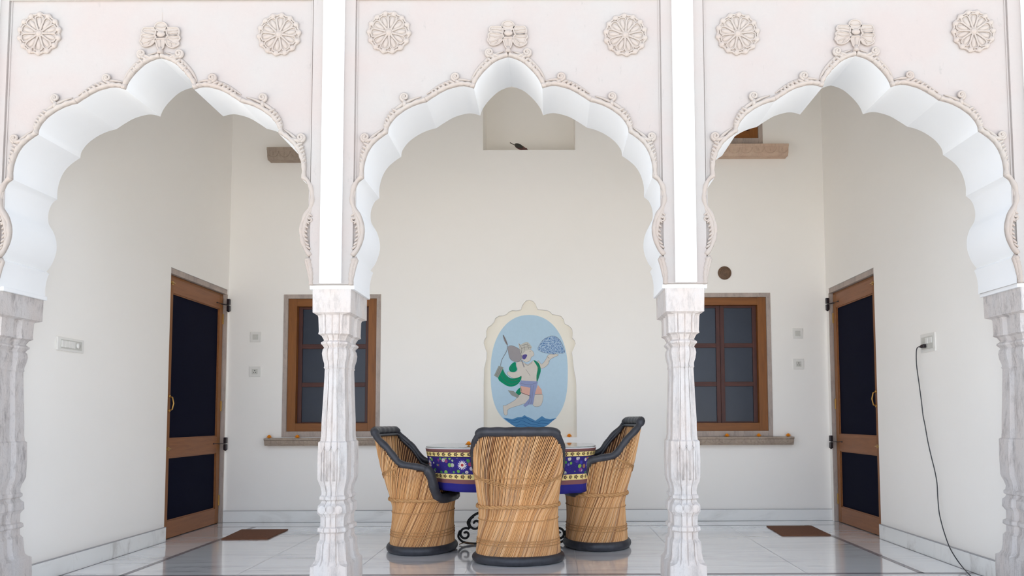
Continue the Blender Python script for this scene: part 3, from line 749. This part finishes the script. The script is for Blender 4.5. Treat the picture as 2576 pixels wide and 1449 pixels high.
# ---- painting in the arched niche
YN = DW + 0.055
cS = 3.915
def cp_(x, y): return on_y(1200 + x / cS, 740 + y / cS, YN)
ox, oz = on_y(1331, 940, YN)
mural = empty('niche_painting', (ox, YN, oz)); tag(mural, 'painted figure with green scarf carrying a blue hill on a pale blue oval', 'painting')
def player(name, polys, mat, lev, parent=None, lines=(), lm=None):
    b = MB()
    for P in polys:
        q = [cp_(*p) for p in P]; b.prism([(x - ox, z - oz) for x, z in q], lambda a, c, d: (a, d, c), -0.0004 * lev - 0.0003, -0.0004 * (lev - 1) - 0.0001, 0)
    for L, r in lines:
        q = [cp_(*p) for p in L]; C = crom([(x - ox, -0.0004 * lev - 0.0005, z - oz) for x, z in q], 4)
        b.tube(C, r, 5, mi=1)
    return b.build(name, [mat, lm or M_LINE], parent or mural)
M_LINE = paint('thin_grey_outline', (120, 112, 112))
M_SKIN = paint('painted_skin', (214, 208, 198))
oval = []
for k in range(72):
    t = 2 * pi * k / 72; e_ = 0.74 if sin(t) > 0 else 0.92; y = 755 + 550 * math.copysign(abs(sin(t)) ** e_, sin(t)); oval.append((514 + 380 * math.copysign(abs(cos(t)) ** e_, cos(t)), y))
player('sky_oval', [oval], paint('painted_sky', (184, 210, 226)), 1)
wv = [(258, 1218), (300, 1222), (345, 1232), (400, 1212), (440, 1210), (468, 1192), (490, 1206), (530, 1222), (575, 1246), (610, 1222), (640, 1200), (670, 1222), (720, 1232), (785, 1218), (740, 1252), (700, 1288), (640, 1318), (560, 1334), (480, 1334), (400, 1318), (340, 1284)]
player('wave', [wv], paint('painted_sea', (84, 138, 182)), 2, lines=[([(280, 1228), (340, 1250), (400, 1232), (440, 1228), (480, 1216), (530, 1250), (600, 1262), (640, 1240), (700, 1250), (760, 1232)], 0.0016), ([(330, 1268), (400, 1262), (440, 1246), (500, 1270), (560, 1288), (620, 1272), (700, 1276)], 0.0014), ([(380, 1300), (440, 1280), (520, 1308), (600, 1296), (660, 1300)], 0.0012)], lm=paint('painted_deep_blue', (44, 88, 140)))
def outl(P): return (list(P) + [P[0]], 0.0009)
tail = [(300, 505), (292, 560), (255, 625), (238, 665), (233, 705)]
player('tail', [], M_SKIN, 3, lines=[(tail, 0.0022)])
legb = sm([(430, 975), (515, 1005), (500, 1060), (430, 1090), (310, 1132), (298, 1185), (268, 1184), (258, 1100), (285, 1095), (375, 1042), (400, 1000)])
legf = sm([(552, 990), (640, 985), (648, 1040), (625, 1098), (570, 1106), (548, 1075)])
torso = sm([(385, 680), (435, 662), (500, 690), (560, 655), (598, 700), (590, 850), (520, 862), (440, 852), (435, 812), (370, 832), (305, 795), (306, 765), (372, 768), (398, 740)])
armr = sm([(600, 655), (638, 688), (680, 640), (692, 612), (720, 592), (790, 590), (796, 604), (745, 628), (716, 650), (700, 690), (655, 726), (605, 724)])
head = sm([(440, 610), (470, 560), (520, 545), (552, 566), (562, 600), (535, 622), (522, 655), (480, 668), (445, 645)])
player('body', [legb, legf, torso, armr, head], M_SKIN, 4, lines=[outl(legb), outl(legf), outl(torso), outl(armr), outl(head), ([(470, 690), (505, 700), (545, 672)], 0.0014), ([(480, 740), (525, 805)], 0.0010), ([(690, 615), (712, 632)], 0.0016), ([(705, 655), (712, 668)], 0.0016)])
M_GREEN = paint('painted_green', (20, 142, 104))
player('scarf', [sm([(240, 712), (275, 780), (330, 828), (400, 822), (438, 806), (424, 860), (380, 900), (320, 910), (262, 884), (205, 825)])], M_GREEN, 5, lines=[([(250, 740), (290, 812), (350, 852), (425, 836)], 0.0010), ([(226, 790), (280, 860), (340, 886), (408, 868)], 0.0010)])
player('scarf', [sm([(378, 668), (340, 688), (314, 732), (330, 762), (370, 766), (394, 742), (384, 708)])], M_GREEN, 5, lines=[([(345, 700), (330, 730), (345, 755)], 0.0009)])
player('scarf', [sm([(556, 650), (608, 680), (628, 742), (616, 800), (590, 866), (586, 800), (596, 722)])], M_GREEN, 5, lines=[([(610, 700), (612, 780), (592, 850)], 0.0009)])
player('scarf', [sm([(432, 920), (440, 968), (402, 1004), (378, 980), (400, 940)])], M_GREEN, 5)
M_FR = paint('painted_fringe', (152, 156, 150))
player('scarf_fringe', [[(302, 946), (360, 955), (418, 1000), (400, 1024), (340, 996)]], M_FR, 6)
player('scarf_fringe', [[(214, 704), (262, 722), (206, 826), (168, 802)]], M_FR, 6, lines=[([(222, 722), (190, 800)], 0.0008), ([(240, 724), (200, 812)], 0.0008)])
player('mace', [sm([(306, 520), (345, 508), (402, 532), (436, 566), (440, 620), (418, 660), (370, 664), (330, 640), (312, 590)]), [(430, 640), (445, 650), (470, 716), (460, 722)], sm([(254, 400), (278, 430), (302, 492), (294, 500), (268, 460)])], paint('painted_mace', (158, 154, 156)), 6, lines=[outl(sm([(306, 520), (345, 508), (402, 532), (436, 566), (440, 620), (418, 660), (370, 664), (330, 640), (312, 590)])), ([(256, 402), (298, 498)], 0.0026)])
player('headdress', [sm([(408, 482), (430, 498), (460, 480), (500, 474), (524, 498), (540, 530), (500, 552), (465, 562), (440, 604), (424, 560)])], paint('painted_headdress', (196, 194, 184)), 7, lines=[([(415, 492), (440, 540), (432, 590)], 0.0014), ([(440, 510), (480, 496), (520, 512)], 0.0014), ([(440, 535), (490, 520), (532, 530)], 0.0014), ([(462, 500), (470, 550)], 0.0012), ([(496, 482), (508, 540)], 0.0012)])
player('beard', [sm([(448, 604), (474, 592), (494, 600), (484, 626), (466, 644), (446, 632)])], paint('painted_violet', (92, 84, 146)), 7)
player('face_line', [], M_SKIN, 6, lines=[([(518, 566), (530, 564)], 0.0014)])
player('shorts', [[(428, 905), (526, 915), (522, 1002), (470, 990), (428, 965)], [(600, 895), (636, 940), (642, 988), (568, 984), (590, 920)]], paint('painted_pink', (222, 176, 160)), 7, lines=[([(430, 905), (440, 960)], 0.0014), ([(430, 968), (520, 1002)], 0.0022), ([(570, 986), (640, 986)], 0.0022)])
player('loincloth', [[(437, 850), (570, 858), (600, 862), (575, 960), (552, 1086), (510, 1088), (474, 1112), (456, 1096), (512, 1030), (526, 922), (430, 904), (416, 880)]], paint('painted_periwinkle', (146, 156, 194)), 8, lines=[([(530, 900), (530, 1000), (505, 1080)], 0.0009), ([(556, 900), (545, 1000), (530, 1080)], 0.0009), ([(430, 880), (520, 892), (590, 872)], 0.0009)])
def hillmat():
    M = MatB('painted_hill', 0.8, 0.15)
    v = M.n('ShaderNodeTexVoronoi', feature='DISTANCE_TO_EDGE'); v.inputs['Scale'].default_value = 85; M.l(M.coord((1, 1, 1)), v.inputs['Vector'])
    M.col(M.ramp(v.outputs['Distance'], [(0.06, (176, 200, 220)), (0.20, (70, 112, 166))])); return M.m
hill = sm([(600, 545), (612, 505), (650, 452), (700, 422), (752, 412), (800, 435), (838, 490), (862, 560), (850, 582), (800, 582), (782, 572), (762, 592), (700, 584), (640, 570)])
player('hill', [hill], hillmat(), 6, lines=[outl(hill)])

# ================================================================== MARIGOLDS
def make_marigold():
    b = MB(); rnd = random.Random(3)
    for ring, (n, r, z, tl) in enumerate(((11, 0.013, 0.007, 0.2), (10, 0.010, 0.012, 0.6), (7, 0.006, 0.016, 1.0), (3, 0.002, 0.018, 1.3))):
        for k in range(n):
            t = 2 * pi * k / n + ring * 0.4 + rnd.uniform(-.1, .1)
            rot = Matrix.Rotation(t, 3, 'Z') @ Matrix.Rotation(-tl, 3, 'Y')
            b.ball((r * cos(t), r * sin(t), z), 0.0075, 0.005, 0.0022, 7, 5, rot=rot)
    b.ball((0, 0, 0.006), 0.009, 0.009, 0.006)
    return b.build('marigold', M_ORANGE)
ZT = 0.7
zsl = on_y(700, 1103, DW - 0.10)[1]; zsr = on_y(1850, 1099.5, DW - 0.10)[1]; zni = on_y(1430, 1100, DW)[1]
mg = make_marigold(); first = True
def put(u, v, Y, z, lab):
    global first
    o = mg if first else mg.copy()
    if not first: COL.objects.link(o)
    first = False
    x, _ = on_y(u, v, Y); o.location = (x, Y, z); o.rotation_euler = (0, 0, random.uniform(0, 6)); tag(o, lab, 'flower', 'loose marigold heads'); o.scale = (1.25, 1.25, 1.25)
put(677, 1100, DW - 0.06, zsl, 'orange marigold near the left end of the left window sill')
put(748, 1100, DW - 0.06, zsl, 'orange marigold on the left window sill, just below the window frame')
put(1829, 1096, DW - 0.06, zsr, 'orange marigold on the right window sill, nearest the column')
put(1909, 1096, DW - 0.06, zsr, 'orange marigold under the right side of the right window frame')
put(1983, 1096, DW - 0.06, zsr, 'orange marigold on the right end of the right window sill')
put(1432, 1096, DW + 0.03, zni, 'orange marigold in the corner of the arched painting niche')

# ================================================================== BIRD
x, z = on_y(1310, 377, DW + 0.03)
bird = empty('bird', (x, DW + 0.026, NI[2])); tag(bird, 'small dark bird with long tail perched on the high wall niche', 'bird')
M_BIRD = plain('dark_plumage', (62, 58, 48), 0.7, var=0.3, vs=80); M_BELLY = plain('pale_belly', (196, 186, 178), 0.8); M_BROWN = plain('chestnut_plumage', (96, 62, 56), 0.7, var=.2, vs=60)
b = MB()   # body: spine from tail root to bill, leaning down to the right
spine = [(-0.050, 0.052, 0.006), (-0.035, 0.046, 0.013), (-0.012, 0.036, 0.020), (0.010, 0.028, 0.021), (0.026, 0.022, 0.017), (0.036, 0.018, 0.013), (0.046, 0.016, 0.013), (0.054, 0.013, 0.010), (0.060, 0.010, 0.004)]
R = []
for sxx, szz, rr in spine: R.append([(sxx + rr * sin(t) * 0.45, rr * cos(t) * 0.85, szz + rr * sin(t) * 0.9) for t in [2 * pi * k / 14 for k in range(14)]])
b.rings(R, smooth=True); b.build('body', M_BROWN, bird)
wg = MB()
for s_ in (-1, 1):
    wg.ball((-0.016, s_ * 0.0165, 0.042), 0.042, 0.008, 0.019, 12, 8, rot=Matrix.Rotation(0.42, 3, 'Y'))
wg.build('wing', M_BIRD, bird)
tl = MB(); tl.rings([[(-0.040, -0.006, 0.050), (-0.040, 0.006, 0.050), (-0.040, 0.005, 0.045), (-0.040, -0.005, 0.045)], [(-0.098, -0.007, 0.079), (-0.098, 0.007, 0.079), (-0.098, 0.006, 0.076), (-0.098, -0.006, 0.076)]]); tl.build('tail', M_BIRD, bird)
bl = MB(); bl.ball((0.0, 0, 0.022), 0.026, 0.014, 0.010, 10, 7, rot=Matrix.Rotation(0.4, 3, 'Y')); bl.build('belly', M_BELLY, bird)
bk = MB(); bk.tube([(0.060, 0, 0.011), (0.072, 0, 0.007)], lambda t: 0.0035 - 0.003 * t, 6)
bk.build('beak', M_CABLE, bird)
ey = MB(); ey.ball((0.050, -0.010, 0.020), 0.002, 0.002, 0.002); ey.ball((0.050, 0.010, 0.020), 0.002, 0.002, 0.002); ey.build('eye', M_CABLE, bird)
for s_ in (-1, 1):
    lg = MB(); lg.tube([(0.006, s_ * 0.007, 0.016), (0.002, s_ * 0.008, 0.003)], 0.0015, 5)
    for an in (-0.5, 0, 0.5, pi): lg.tube([(0.002, s_ * 0.008, 0.0018), (0.002 + 0.011 * cos(an), s_ * 0.008 + 0.011 * sin(an), 0.0014)], 0.0012, 5)
    lg.build('leg', M_BROWN, bird)

# ================================================================== CHAIRS
def interp(T, z):
    if z <= T[0][0]: return T[0][1]
    for (a, va), (b, vb) in zip(T, T[1:]):
        if z <= b:
            t = (z - a) / (b - a); t = t * t * (3 - 2 * t) * 0.4 + t * 0.6; return va + (vb - va) * t
    return T[-1][1]
WX = [(0.0, .268), (.07, .266), (.15, .258), (.26, .250), (.36, .252), (.45, .262), (.57, .278), (.70, .282), (.86, .280)]
BY = [(0.0, .215), (.07, .212), (.20, .200), (.30, .196), (.38, .205), (.48, .227), (.59, .252), (.69, .270), (.78, .286), (.86, .298)]
FY = [(0.0, .215), (.07, .214), (.20, .208), (.30, .212), (.38, .222), (.60, .25)]
def NX(z): return 2.1 + max(0, (z - 0.30)) * 8.5
HY = [(-.325, .825), (-.275, .815), (-.255, .78), (-.17, .705), (-.125, .650), (-.095, .612), (-.06, .594), (.02, .584), (.08, .574), (.118, .555), (.135, .52), (.145, .44), (.160, .378), (.185, .366), (.30, .360)]
def surf(th, z, off=0.0):
    n = NX(z); c, s_ = cos(th), sin(th)
    r = (abs(s_ / interp(WX, z)) ** n + abs(c / (interp(FY, z) if c > 0 else interp(BY, z))) ** n) ** (-1.0 / n) + off
    return Vector((r * s_, r * c, z))
_rim = {}
def rimz(th):
    k = round((th % (2 * pi)) * 300)
    if k in _rim: return _rim[k]
    z = 0.2
    while z < 0.86:
        y = surf(th, z).y
        if z >= interp_lin(HY, y): break
        z += 0.004
    _rim[k] = z; return z
def interp_lin(T, y):
    if y <= T[0][0]: return T[0][1]
    for (a, va), (b, vb) in zip(T, T[1:]):
        if y <= b: return va + (vb - va) * (y - a) / (b - a)
    return T[-1][1]
def make_chair(seed):
    rnd = random.Random(seed); root = empty('cane_chair', (0, 0, 0))
    N = 240; T = 26; z0 = 0.045
    # inner shell
    for nm, off in (('shell', -0.006),):
        b = MB(); R = []
        for j in range(T + 1):
            R.append([surf(2 * pi * i / N, z0 + (rimz(2 * pi * i / N) - z0) * j / T, off) for i in range(N)])
        Ri = [[surf(2 * pi * i / N, z0 + (rimz(2 * pi * i / N) - z0) * j / T, off - 0.008) for i in range(N)] for j in range(T, -1, -1)]
        b.rings(R + Ri, smooth=True, cap0=False, cap1=False); b.build(nm, M_CANEIN, root)
    # split-cane sticks slanting round the barrel
    st = MB(); n = 214
    def lean(z): return -(1.75 * min(z, 0.36) + 0.85 * max(0, z - 0.36))
    for layer, (off, dirn, cnt) in enumerate(((0.0, 1, n), (-0.019, -1, 110))):
        for i in range(cnt):
            th0 = 2 * pi * (i + rnd.uniform(-.13, .13)) / cnt; pts = []; z = z0
            while True:
                th = th0 + dirn * lean(z); rz_ = rimz(th)
                if z > rz_ - 0.004: break
                if z > 0.86: break
                pts.append(surf(th, z, off + rnd.uniform(-.0006, .0006))); z += 0.028
            if len(pts) >= 2: st.tube(pts, rnd.uniform(0.0029, 0.0036), 5, cap=False)
    st.build('cane_weave', M_CANE, root)
    # hoops
    def hoop(z, r, off, twist=0, nn=96, wob=0.004):
        b = MB(); ph = rnd.uniform(0, 6)
        P = [surf(2 * pi * i / nn, z + wob * sin(2 * pi * i / nn + ph), off) for i in range(nn)]
        if twist:
            for q in range(2):
                b.tube([p + Vector((p.x, p.y, 0)).normalized() * 0.004 * cos(i * twist + q * pi) + Vector((0, 0, 0.006 * sin(i * twist + q * pi))) for i, p in enumerate(P)], r, 6, closed=True)
        else: b.tube(P, r, 6, closed=True)
        return b
    hoop(0.355, 0.0078, 0.008, twist=0.9, nn=140).build('hoop', M_ROPE, root)
    for z in (0.272, 0.150, 0.135, 0.118): hoop(z, 0.0030, 0.005).build('hoop', M_ROPE, root)
    # drooping cane strands round the back between the arms
    dr = MB()
    for k in range(3):
        P = []
        for i in range(61):
            t = i / 60; th = radians(108) + radians(144) * t
            z = 0.585 - (0.090 + 0.010 * k) * sin(pi * t) - 0.003 * k
            P.append(surf(th, min(z, rimz(th) - 0.02), 0.006))
        dr.tube(P, 0.0026, 5)
    P = []
    for i in range(61):
        t = i / 60; th = radians(95) + radians(170) * t
        P.append(surf(th, 0.515 + 0.02 * sin(pi * t), 0.006))
    dr.tube(P, 0.0022, 5)
    dr.build('cane_strand', M_ROPE, root)
    # rim
    NR = 240; P = []
    for i in range(NR):
        th = 2 * pi * i / NR; P.append(surf(th, rimz(th), -0.006))
    for _ in range(2): P = [(P[i - 1] + P[i] * 2 + P[(i + 1) % NR]) / 4 for i in range(NR)]
    # resample evenly
    Q = []; tot = sum((P[(i + 1) % NR] - P[i]).length for i in range(NR)); step = tot / 260; acc = 0; i = 0; Q.append(P[0])
    for i in range(NR):
        a, b2 = P[i], P[(i + 1) % NR]; L = (b2 - a).length
        while acc + L >= step * len(Q) and len(Q) < 260:
            t = (step * len(Q) - acc) / L; Q.append(a + (b2 - a) * t)
        acc += L
    m = len(Q)
    def rad(t):
        p = Q[int(t * (m - 1))]
        return 0.023 + (0.007 if p.z > 0.80 else 0) + (0.010 if p.y > 0.10 else 0) + 0.0012 * sin(t * 150)
    MB().tube(Q, rad, 10, closed=True).build('rim', M_RUBBER, root)
    inner = [surf(2 * pi * i / 96, min(rimz(2 * pi * i / 96), .86) - 0.03, -0.03) for i in range(96)]
    MB().tube(inner, 0.011, 6, closed=True).build('inner_rim', M_RUBBER, root)
    # base ring and seat
    P = [Vector((0.266 * sin(2 * pi * i / 80), 0.212 * cos(2 * pi * i / 80), 0.029)) for i in range(80)]
    MB().tube(P, 0.029, 12, closed=True).build('base_ring', M_RUBBER, root)
    s_ = MB(); S = []
    for r, z in ((0.0, .385), (.3, .387), (.7, .385), (.88, .375), (.93, .355), (.90, .33), (0.0, .33)):
        S.append([(interp(WX, .36) * max(r, .01) * sin(t) * 0.97, 0.205 * max(r, .01) * cos(t), z) for t in [2 * pi * k / 48 for k in range(48)]])
    s_.rings(S, smooth=True); s_.build('seat', M_SEAT, root)
    return root
g = 'cane barrel chairs around the table'
cz_front = 5.13
c1 = make_chair(1); c1.location = (on_z(1304.5, 1388 + 4, 0.03)[0] * cz_front / 5.19, cz_front, 0); c1.rotation_euler = (0, 0, radians(1.5))
tag(c1, 'cane barrel chair seen from behind, in front of the table', 'chair', g)
c2 = copy_tree(c1); c2.location = ((1066 - CX) / F * 5.58, 5.57, 0); c2.rotation_euler = (0, 0, radians(-97))
tag(c2, 'cane barrel chair at the left of the table, facing right', 'chair', g)
c3 = copy_tree(c1); c3.location = ((1498 - CX) / F * 5.72, 5.71, 0); c3.rotation_euler = (0, 0, radians(97)); c3.scale = (1, 1, 1.075)
tag(c3, 'tall cane barrel chair at the right of the table, facing left', 'chair', g)

# ================================================================== TABLE
TX, TY = -0.272, 5.76; TA, TB = 0.60, 0.50
tb = empty('iron_table', (TX, TY, 0)); tag(tb, 'table on black scrolled iron legs between the three cane chairs', 'table')
def sq(t, a, b, n=3.6): 
    c, s_ = cos(t), sin(t); return (a * math.copysign(abs(c) ** (2 / n), c), b * math.copysign(abs(s_) ** (2 / n), s_))
ZT = 0.705
b = MB(); P = [sq(2 * pi * k / 96, TA - 0.012, TB - 0.012) for k in range(96)]
b.prism(P, lambda x, y, d: (x, y, d), ZT - 0.025, ZT - 0.004); b.build('tabletop', M_DWOODX, tb)
ir = MB()
for k in range(2):
    t0 = 0.30 * k
ring_ = [(0.16 * cos(2 * pi * k / 40), 0.16 * sin(2 * pi * k / 40), 0.30) for k in range(40)]
rg = MB(); rg.tube(ring_, 0.008, 8, closed=True); rg.build('frame_ring', M_IRON, tb); rg = MB(); rg.tube([(0.30 * cos(2 * pi * k / 40), 0.26 * sin(2 * pi * k / 40), ZT - 0.034) for k in range(40)], 0.008, 8, closed=True); rg.build('frame_ring', M_IRON, tb)
def sp2(cx_, cz_, r0, r1, a0, turns, sg, n=30): return [(cx_ + (r0 + (r1 - r0) * t) * cos(a0 + sg * turns * 2 * pi * t), 0, cz_ + (r0 + (r1 - r0) * t) * sin(a0 + sg * turns * 2 * pi * t)) for t in [i / n for i in range(n + 1)]]
def leg_path():
    b = MB()
    # lower outer scroll: curls inwards at the foot
    A = sp2(0.335, 0.075, 0.010, 0.046, pi * 0.2, 1.25, 1)
    b.tube(A, 0.0085, 8)
    e = A[-1]
    B = sp2(0.262, 0.150, 0.010, 0.052, 0.0, 1.2, 1); b.tube(B, 0.0085, 8)
    # S stem: foot to the top
    b.tube(crom([(0.385, 0, 0.050), (0.355, 0, 0.022), (0.30, 0, 0.010), (0.22, 0, 0.012), (0.15, 0, 0.035), (0.10, 0, 0.09)], 6), 0.008, 8)
    b.tube(crom([(0.375, 0, 0.10), (0.385, 0, 0.07), (0.385, 0, 0.050)], 5), 0.008, 8)
    b.tube(crom([(0.30, 0, 0.115), (0.318, 0, 0.16), (0.28, 0, 0.205), (0.22, 0, 0.24), (0.155, 0, 0.30), (0.15, 0, 0.42), (0.20, 0, 0.55), (0.27, 0, ZT - 0.034)], 6), 0.009, 8)
    return b
for k in range(4):
    lg = leg_path().build('leg', M_IRON, tb); lg.rotation_euler = (0, 0, pi + k * pi / 2 - 0.02)
# tablecloth
def cloth_mat():
    M = MatB('printed_cotton', 0.75, 0.25)
    uv = M.n('ShaderNodeUVMap'); uv.uv_map = 'UVMap'
    sp = M.n('ShaderNodeSeparateXYZ'); M.l(uv.outputs[0], sp.inputs[0]); U, V = sp.outputs[0], sp.outputs[1]   # metres: U along hem, V down the drop (0 = edge)
    W = (216, 214, 212)
    bands = M.n('ShaderNodeValToRGB'); bands.color_ramp.interpolation = 'CONSTANT'; e = bands.color_ramp.elements
    stops = [(0.0, W), (0.30, (226, 224, 224)), (0.40, (118, 76, 74)), (0.438, (40, 24, 36)), (0.444, (232, 208, 138)), (0.503, (36, 22, 54)), (0.510, (44, 34, 108)), (0.736, (232, 208, 138)), (0.806, (126, 82, 84)), (0.862, (38, 36, 122))]
    while len(e) < len(stops): e.new(0.5)
    for k, (p, c) in enumerate(stops): e[k].position = p; e[k].color = lin(c)
    # V: -0.6..0 on the top, 0..0.29 on the drop -> 0.40 + V*2
    vv = M.math('ADD', M.math('MULTIPLY', V, 2.0), 0.40); M.l(vv, bands.inputs[0]); c = bands.outputs[0]
    def between(a, b): return M.math('MULTIPLY', M.math('GREATER_THAN', vv, a), M.math('LESS_THAN', vv, b))
    cmb = M.n('ShaderNodeCombineXYZ'); M.l(U, cmb.inputs[0]); M.l(V, cmb.inputs[1])
    # small dark rosettes in the yellow bands
    def dots(period, v0, r, ry=1.0):
        fx = M.math('SUBTRACT', M.math('FRACT', M.math('DIVIDE', U, period)), 0.5); dx = M.math('MULTIPLY', fx, period)
        dy = M.math('MULTIPLY', M.math('SUBTRACT', V, v0), ry)
        d = M.math('SQRT', M.math('ADD', M.math('MULTIPLY', dx, dx), M.math('MULTIPLY', dy, dy))); ang = M.math('ARCTAN2', dy, dx)
        return d, ang, fx
    for v0 in (0.0365, 0.1855):
        d, ang, _ = dots(0.046, v0, 0.01)
        rr = M.math('ADD', 0.0115, M.math('MULTIPLY', M.math('COSINE', M.math('MULTIPLY', ang, 5)), 0.0035))
        c = M.mix(M.math('LESS_THAN', d, rr), c, lin((84, 60, 60)))
        c = M.mix(M.math('LESS_THAN', d, 0.004), c, lin((200, 160, 90)))
        d, ang, _ = dots(0.023, v0, 0.01)
        c = M.mix(M.math('MULTIPLY', M.math('LESS_THAN', d, 0.0045), between(0.44, 0.80)), c, lin((110, 110, 60)))
    inb = between(0.520, 0.728)
    vo = M.n('ShaderNodeTexVoronoi'); vo.inputs['Scale'].default_value = 29; M.l(cmb.outputs[0], vo.inputs['Vector'])
    leaf = M.math('MULTIPLY', M.math('LESS_THAN', vo.outputs['Distance'], 0.40), inb)
    vc = M.n('ShaderNodeSeparateXYZ'); M.l(vo.outputs['Color'], vc.inputs[0])
    lc = M.ramp(vc.outputs[0], [(0.0, (46, 120, 60)), (0.3, (120, 170, 70)), (0.45, (150, 60, 80)), (0.6, (60, 56, 150)), (0.8, (210, 200, 190)), (1.0, (40, 110, 70))])
    lc_ = M.t.nodes[-1]
    c = M.mix(leaf, c, lc)
    vo2 = M.n('ShaderNodeTexVoronoi'); vo2.inputs['Scale'].default_value = 90; M.l(cmb.outputs[0], vo2.inputs['Vector'])
    c = M.mix(M.math('MULTIPLY', M.math('LESS_THAN', vo2.outputs['Distance'], 0.22), inb), c, lin((60, 50, 140)))
    # large star flowers
    d, ang, _ = dots(0.30, 0.108, 0.03)
    rr = M.math('ADD', 0.023, M.math('MULTIPLY', M.math('COSINE', M.math('MULTIPLY', ang, 14)), 0.009))
    c = M.mix(M.math('MULTIPLY', M.math('LESS_THAN', d, 0.040), inb), c, lin((50, 38, 128)))
    c = M.mix(M.math('LESS_THAN', d, rr), c, lin((232, 224, 214)))
    c = M.mix(M.math('LESS_THAN', d, 0.010), c, lin((170, 56, 60)))
    M.col(c); return M.m
def make_cloth():
    N = 240; b = MB(); uvs = []; rows = [(-0.30, 0.02)] 
    prof = [(0.0, ZT, -0.55), (0.55, ZT, -0.25), (0.90, ZT, -0.05), (0.985, ZT, -0.008), (1.0, ZT - 0.006, 0.0)]
    R = []; V = []
    per = 0; U = [0]
    base = [Vector(sq(2 * pi * k / N, TA, TB)) for k in range(N + 1)]
    for k in range(N): U.append(U[-1] + (base[k + 1] - base[k]).length)
    for f_, z, v in prof:
        R.append([(base[k].x * max(f_, .001), base[k].y * max(f_, .001), z) for k in range(N + 1)]); V.append(v)
    drop = 0.285
    for j in range(1, 15):
        t = j / 14; row = []
        for k in range(N + 1):
            an = 2 * pi * k / N; p = base[k]; nrm = Vector((p.x / TA ** 2, p.y / TB ** 2)).normalized()
            fold = (0.010 * sin(an * 9 + 0.7) + 0.006 * sin(an * 17 + 2)) * t - 0.055 * t * abs(cos(an)) ** 1.5 - 0.01 * t
            extra = 0.012 * (1 + sin(an * 2 + 3.4)) * t
            corner = 1 + 0.0 * t
            q = p + nrm * fold
            row.append((q.x, q.y, ZT - 0.006 - (drop + extra - 0.01) * t))
        R.append(row); V.append(drop * t)
    n = N + 1; vs = [p for r in R for p in r]; fs = []; uvl = []
    for j in range(len(R) - 1):
        for k in range(N):
            ids = (j * n + k, (j + 1) * n + k, (j + 1) * n + k + 1, j * n + k + 1); fs.append(ids)
            uvl += [(U[k], V[j]), (U[k], V[j + 1]), (U[k + 1], V[j + 1]), (U[k + 1], V[j])]
    me = bpy.data.meshes.new('tablecloth'); me.from_pydata(vs, [], fs); me.materials.append(cloth_mat())
    l = me.uv_layers.new(name='UVMap')
    for i, p in enumerate(uvl): l.data[i].uv = p
    me.polygons.foreach_set('use_smooth', [True] * len(fs)); me.update()
    o = bpy.data.objects.new('tablecloth', me); COL.objects.link(o); o.location = (TX, TY, 0.0015)
    s_ = o.modifiers.new('solid', 'SOLIDIFY'); s_.thickness = 0.002; s_.offset = -1
    return o
tag(make_cloth(), 'blue block-printed floral tablecloth with yellow and brown borders', 'tablecloth')
MG = MatB('table_glass', 0.04, 0.5); MG.b.inputs['Transmission Weight'].default_value = 0.85; MG.b.inputs['Base Color'].default_value = lin((226, 234, 232))
gl = MB(); P = [sq(2 * pi * k / 96, TA - 0.004, TB - 0.004) for k in range(96)]
gl.prism(P, lambda x, y, d: (x, y, d), 0, 0.006)
o = gl.build('glass_top', MG.m); o.location = (TX, TY, ZT + 0.0025); tag(o, 'pale glass sheet lying on the tablecloth', 'glass')
put(1179, 1119, 5.55, ZT + 0.009, 'orange marigold on the glass table, touching the front chair in view')
# dry leaf on the floor
x, y = on_z(1172, 1370)
b = MB(); L = crom([(-0.045, 0, 0.003), (-0.02, 0.014, 0.012), (0.01, 0.018, 0.016), (0.045, 0.004, 0.008), (0.062, -0.004, 0.004)], 4)
Rr = []
for i, p in enumerate(L):
    t = i / (len(L) - 1); wd = 0.002 + 0.018 * sin(pi * t)
    Rr.append([(p.x, p.y - wd, p.z), (p.x, p.y, p.z + 0.006), (p.x, p.y + wd, p.z), (p.x, p.y, p.z + 0.004)])
b.rings(Rr); o = b.build('dry_leaf', M_LEAF); o.location = (x, y - 0.03, 0.0); tag(o, 'curled brown dry leaf on the marble by the iron table foot', 'leaf')
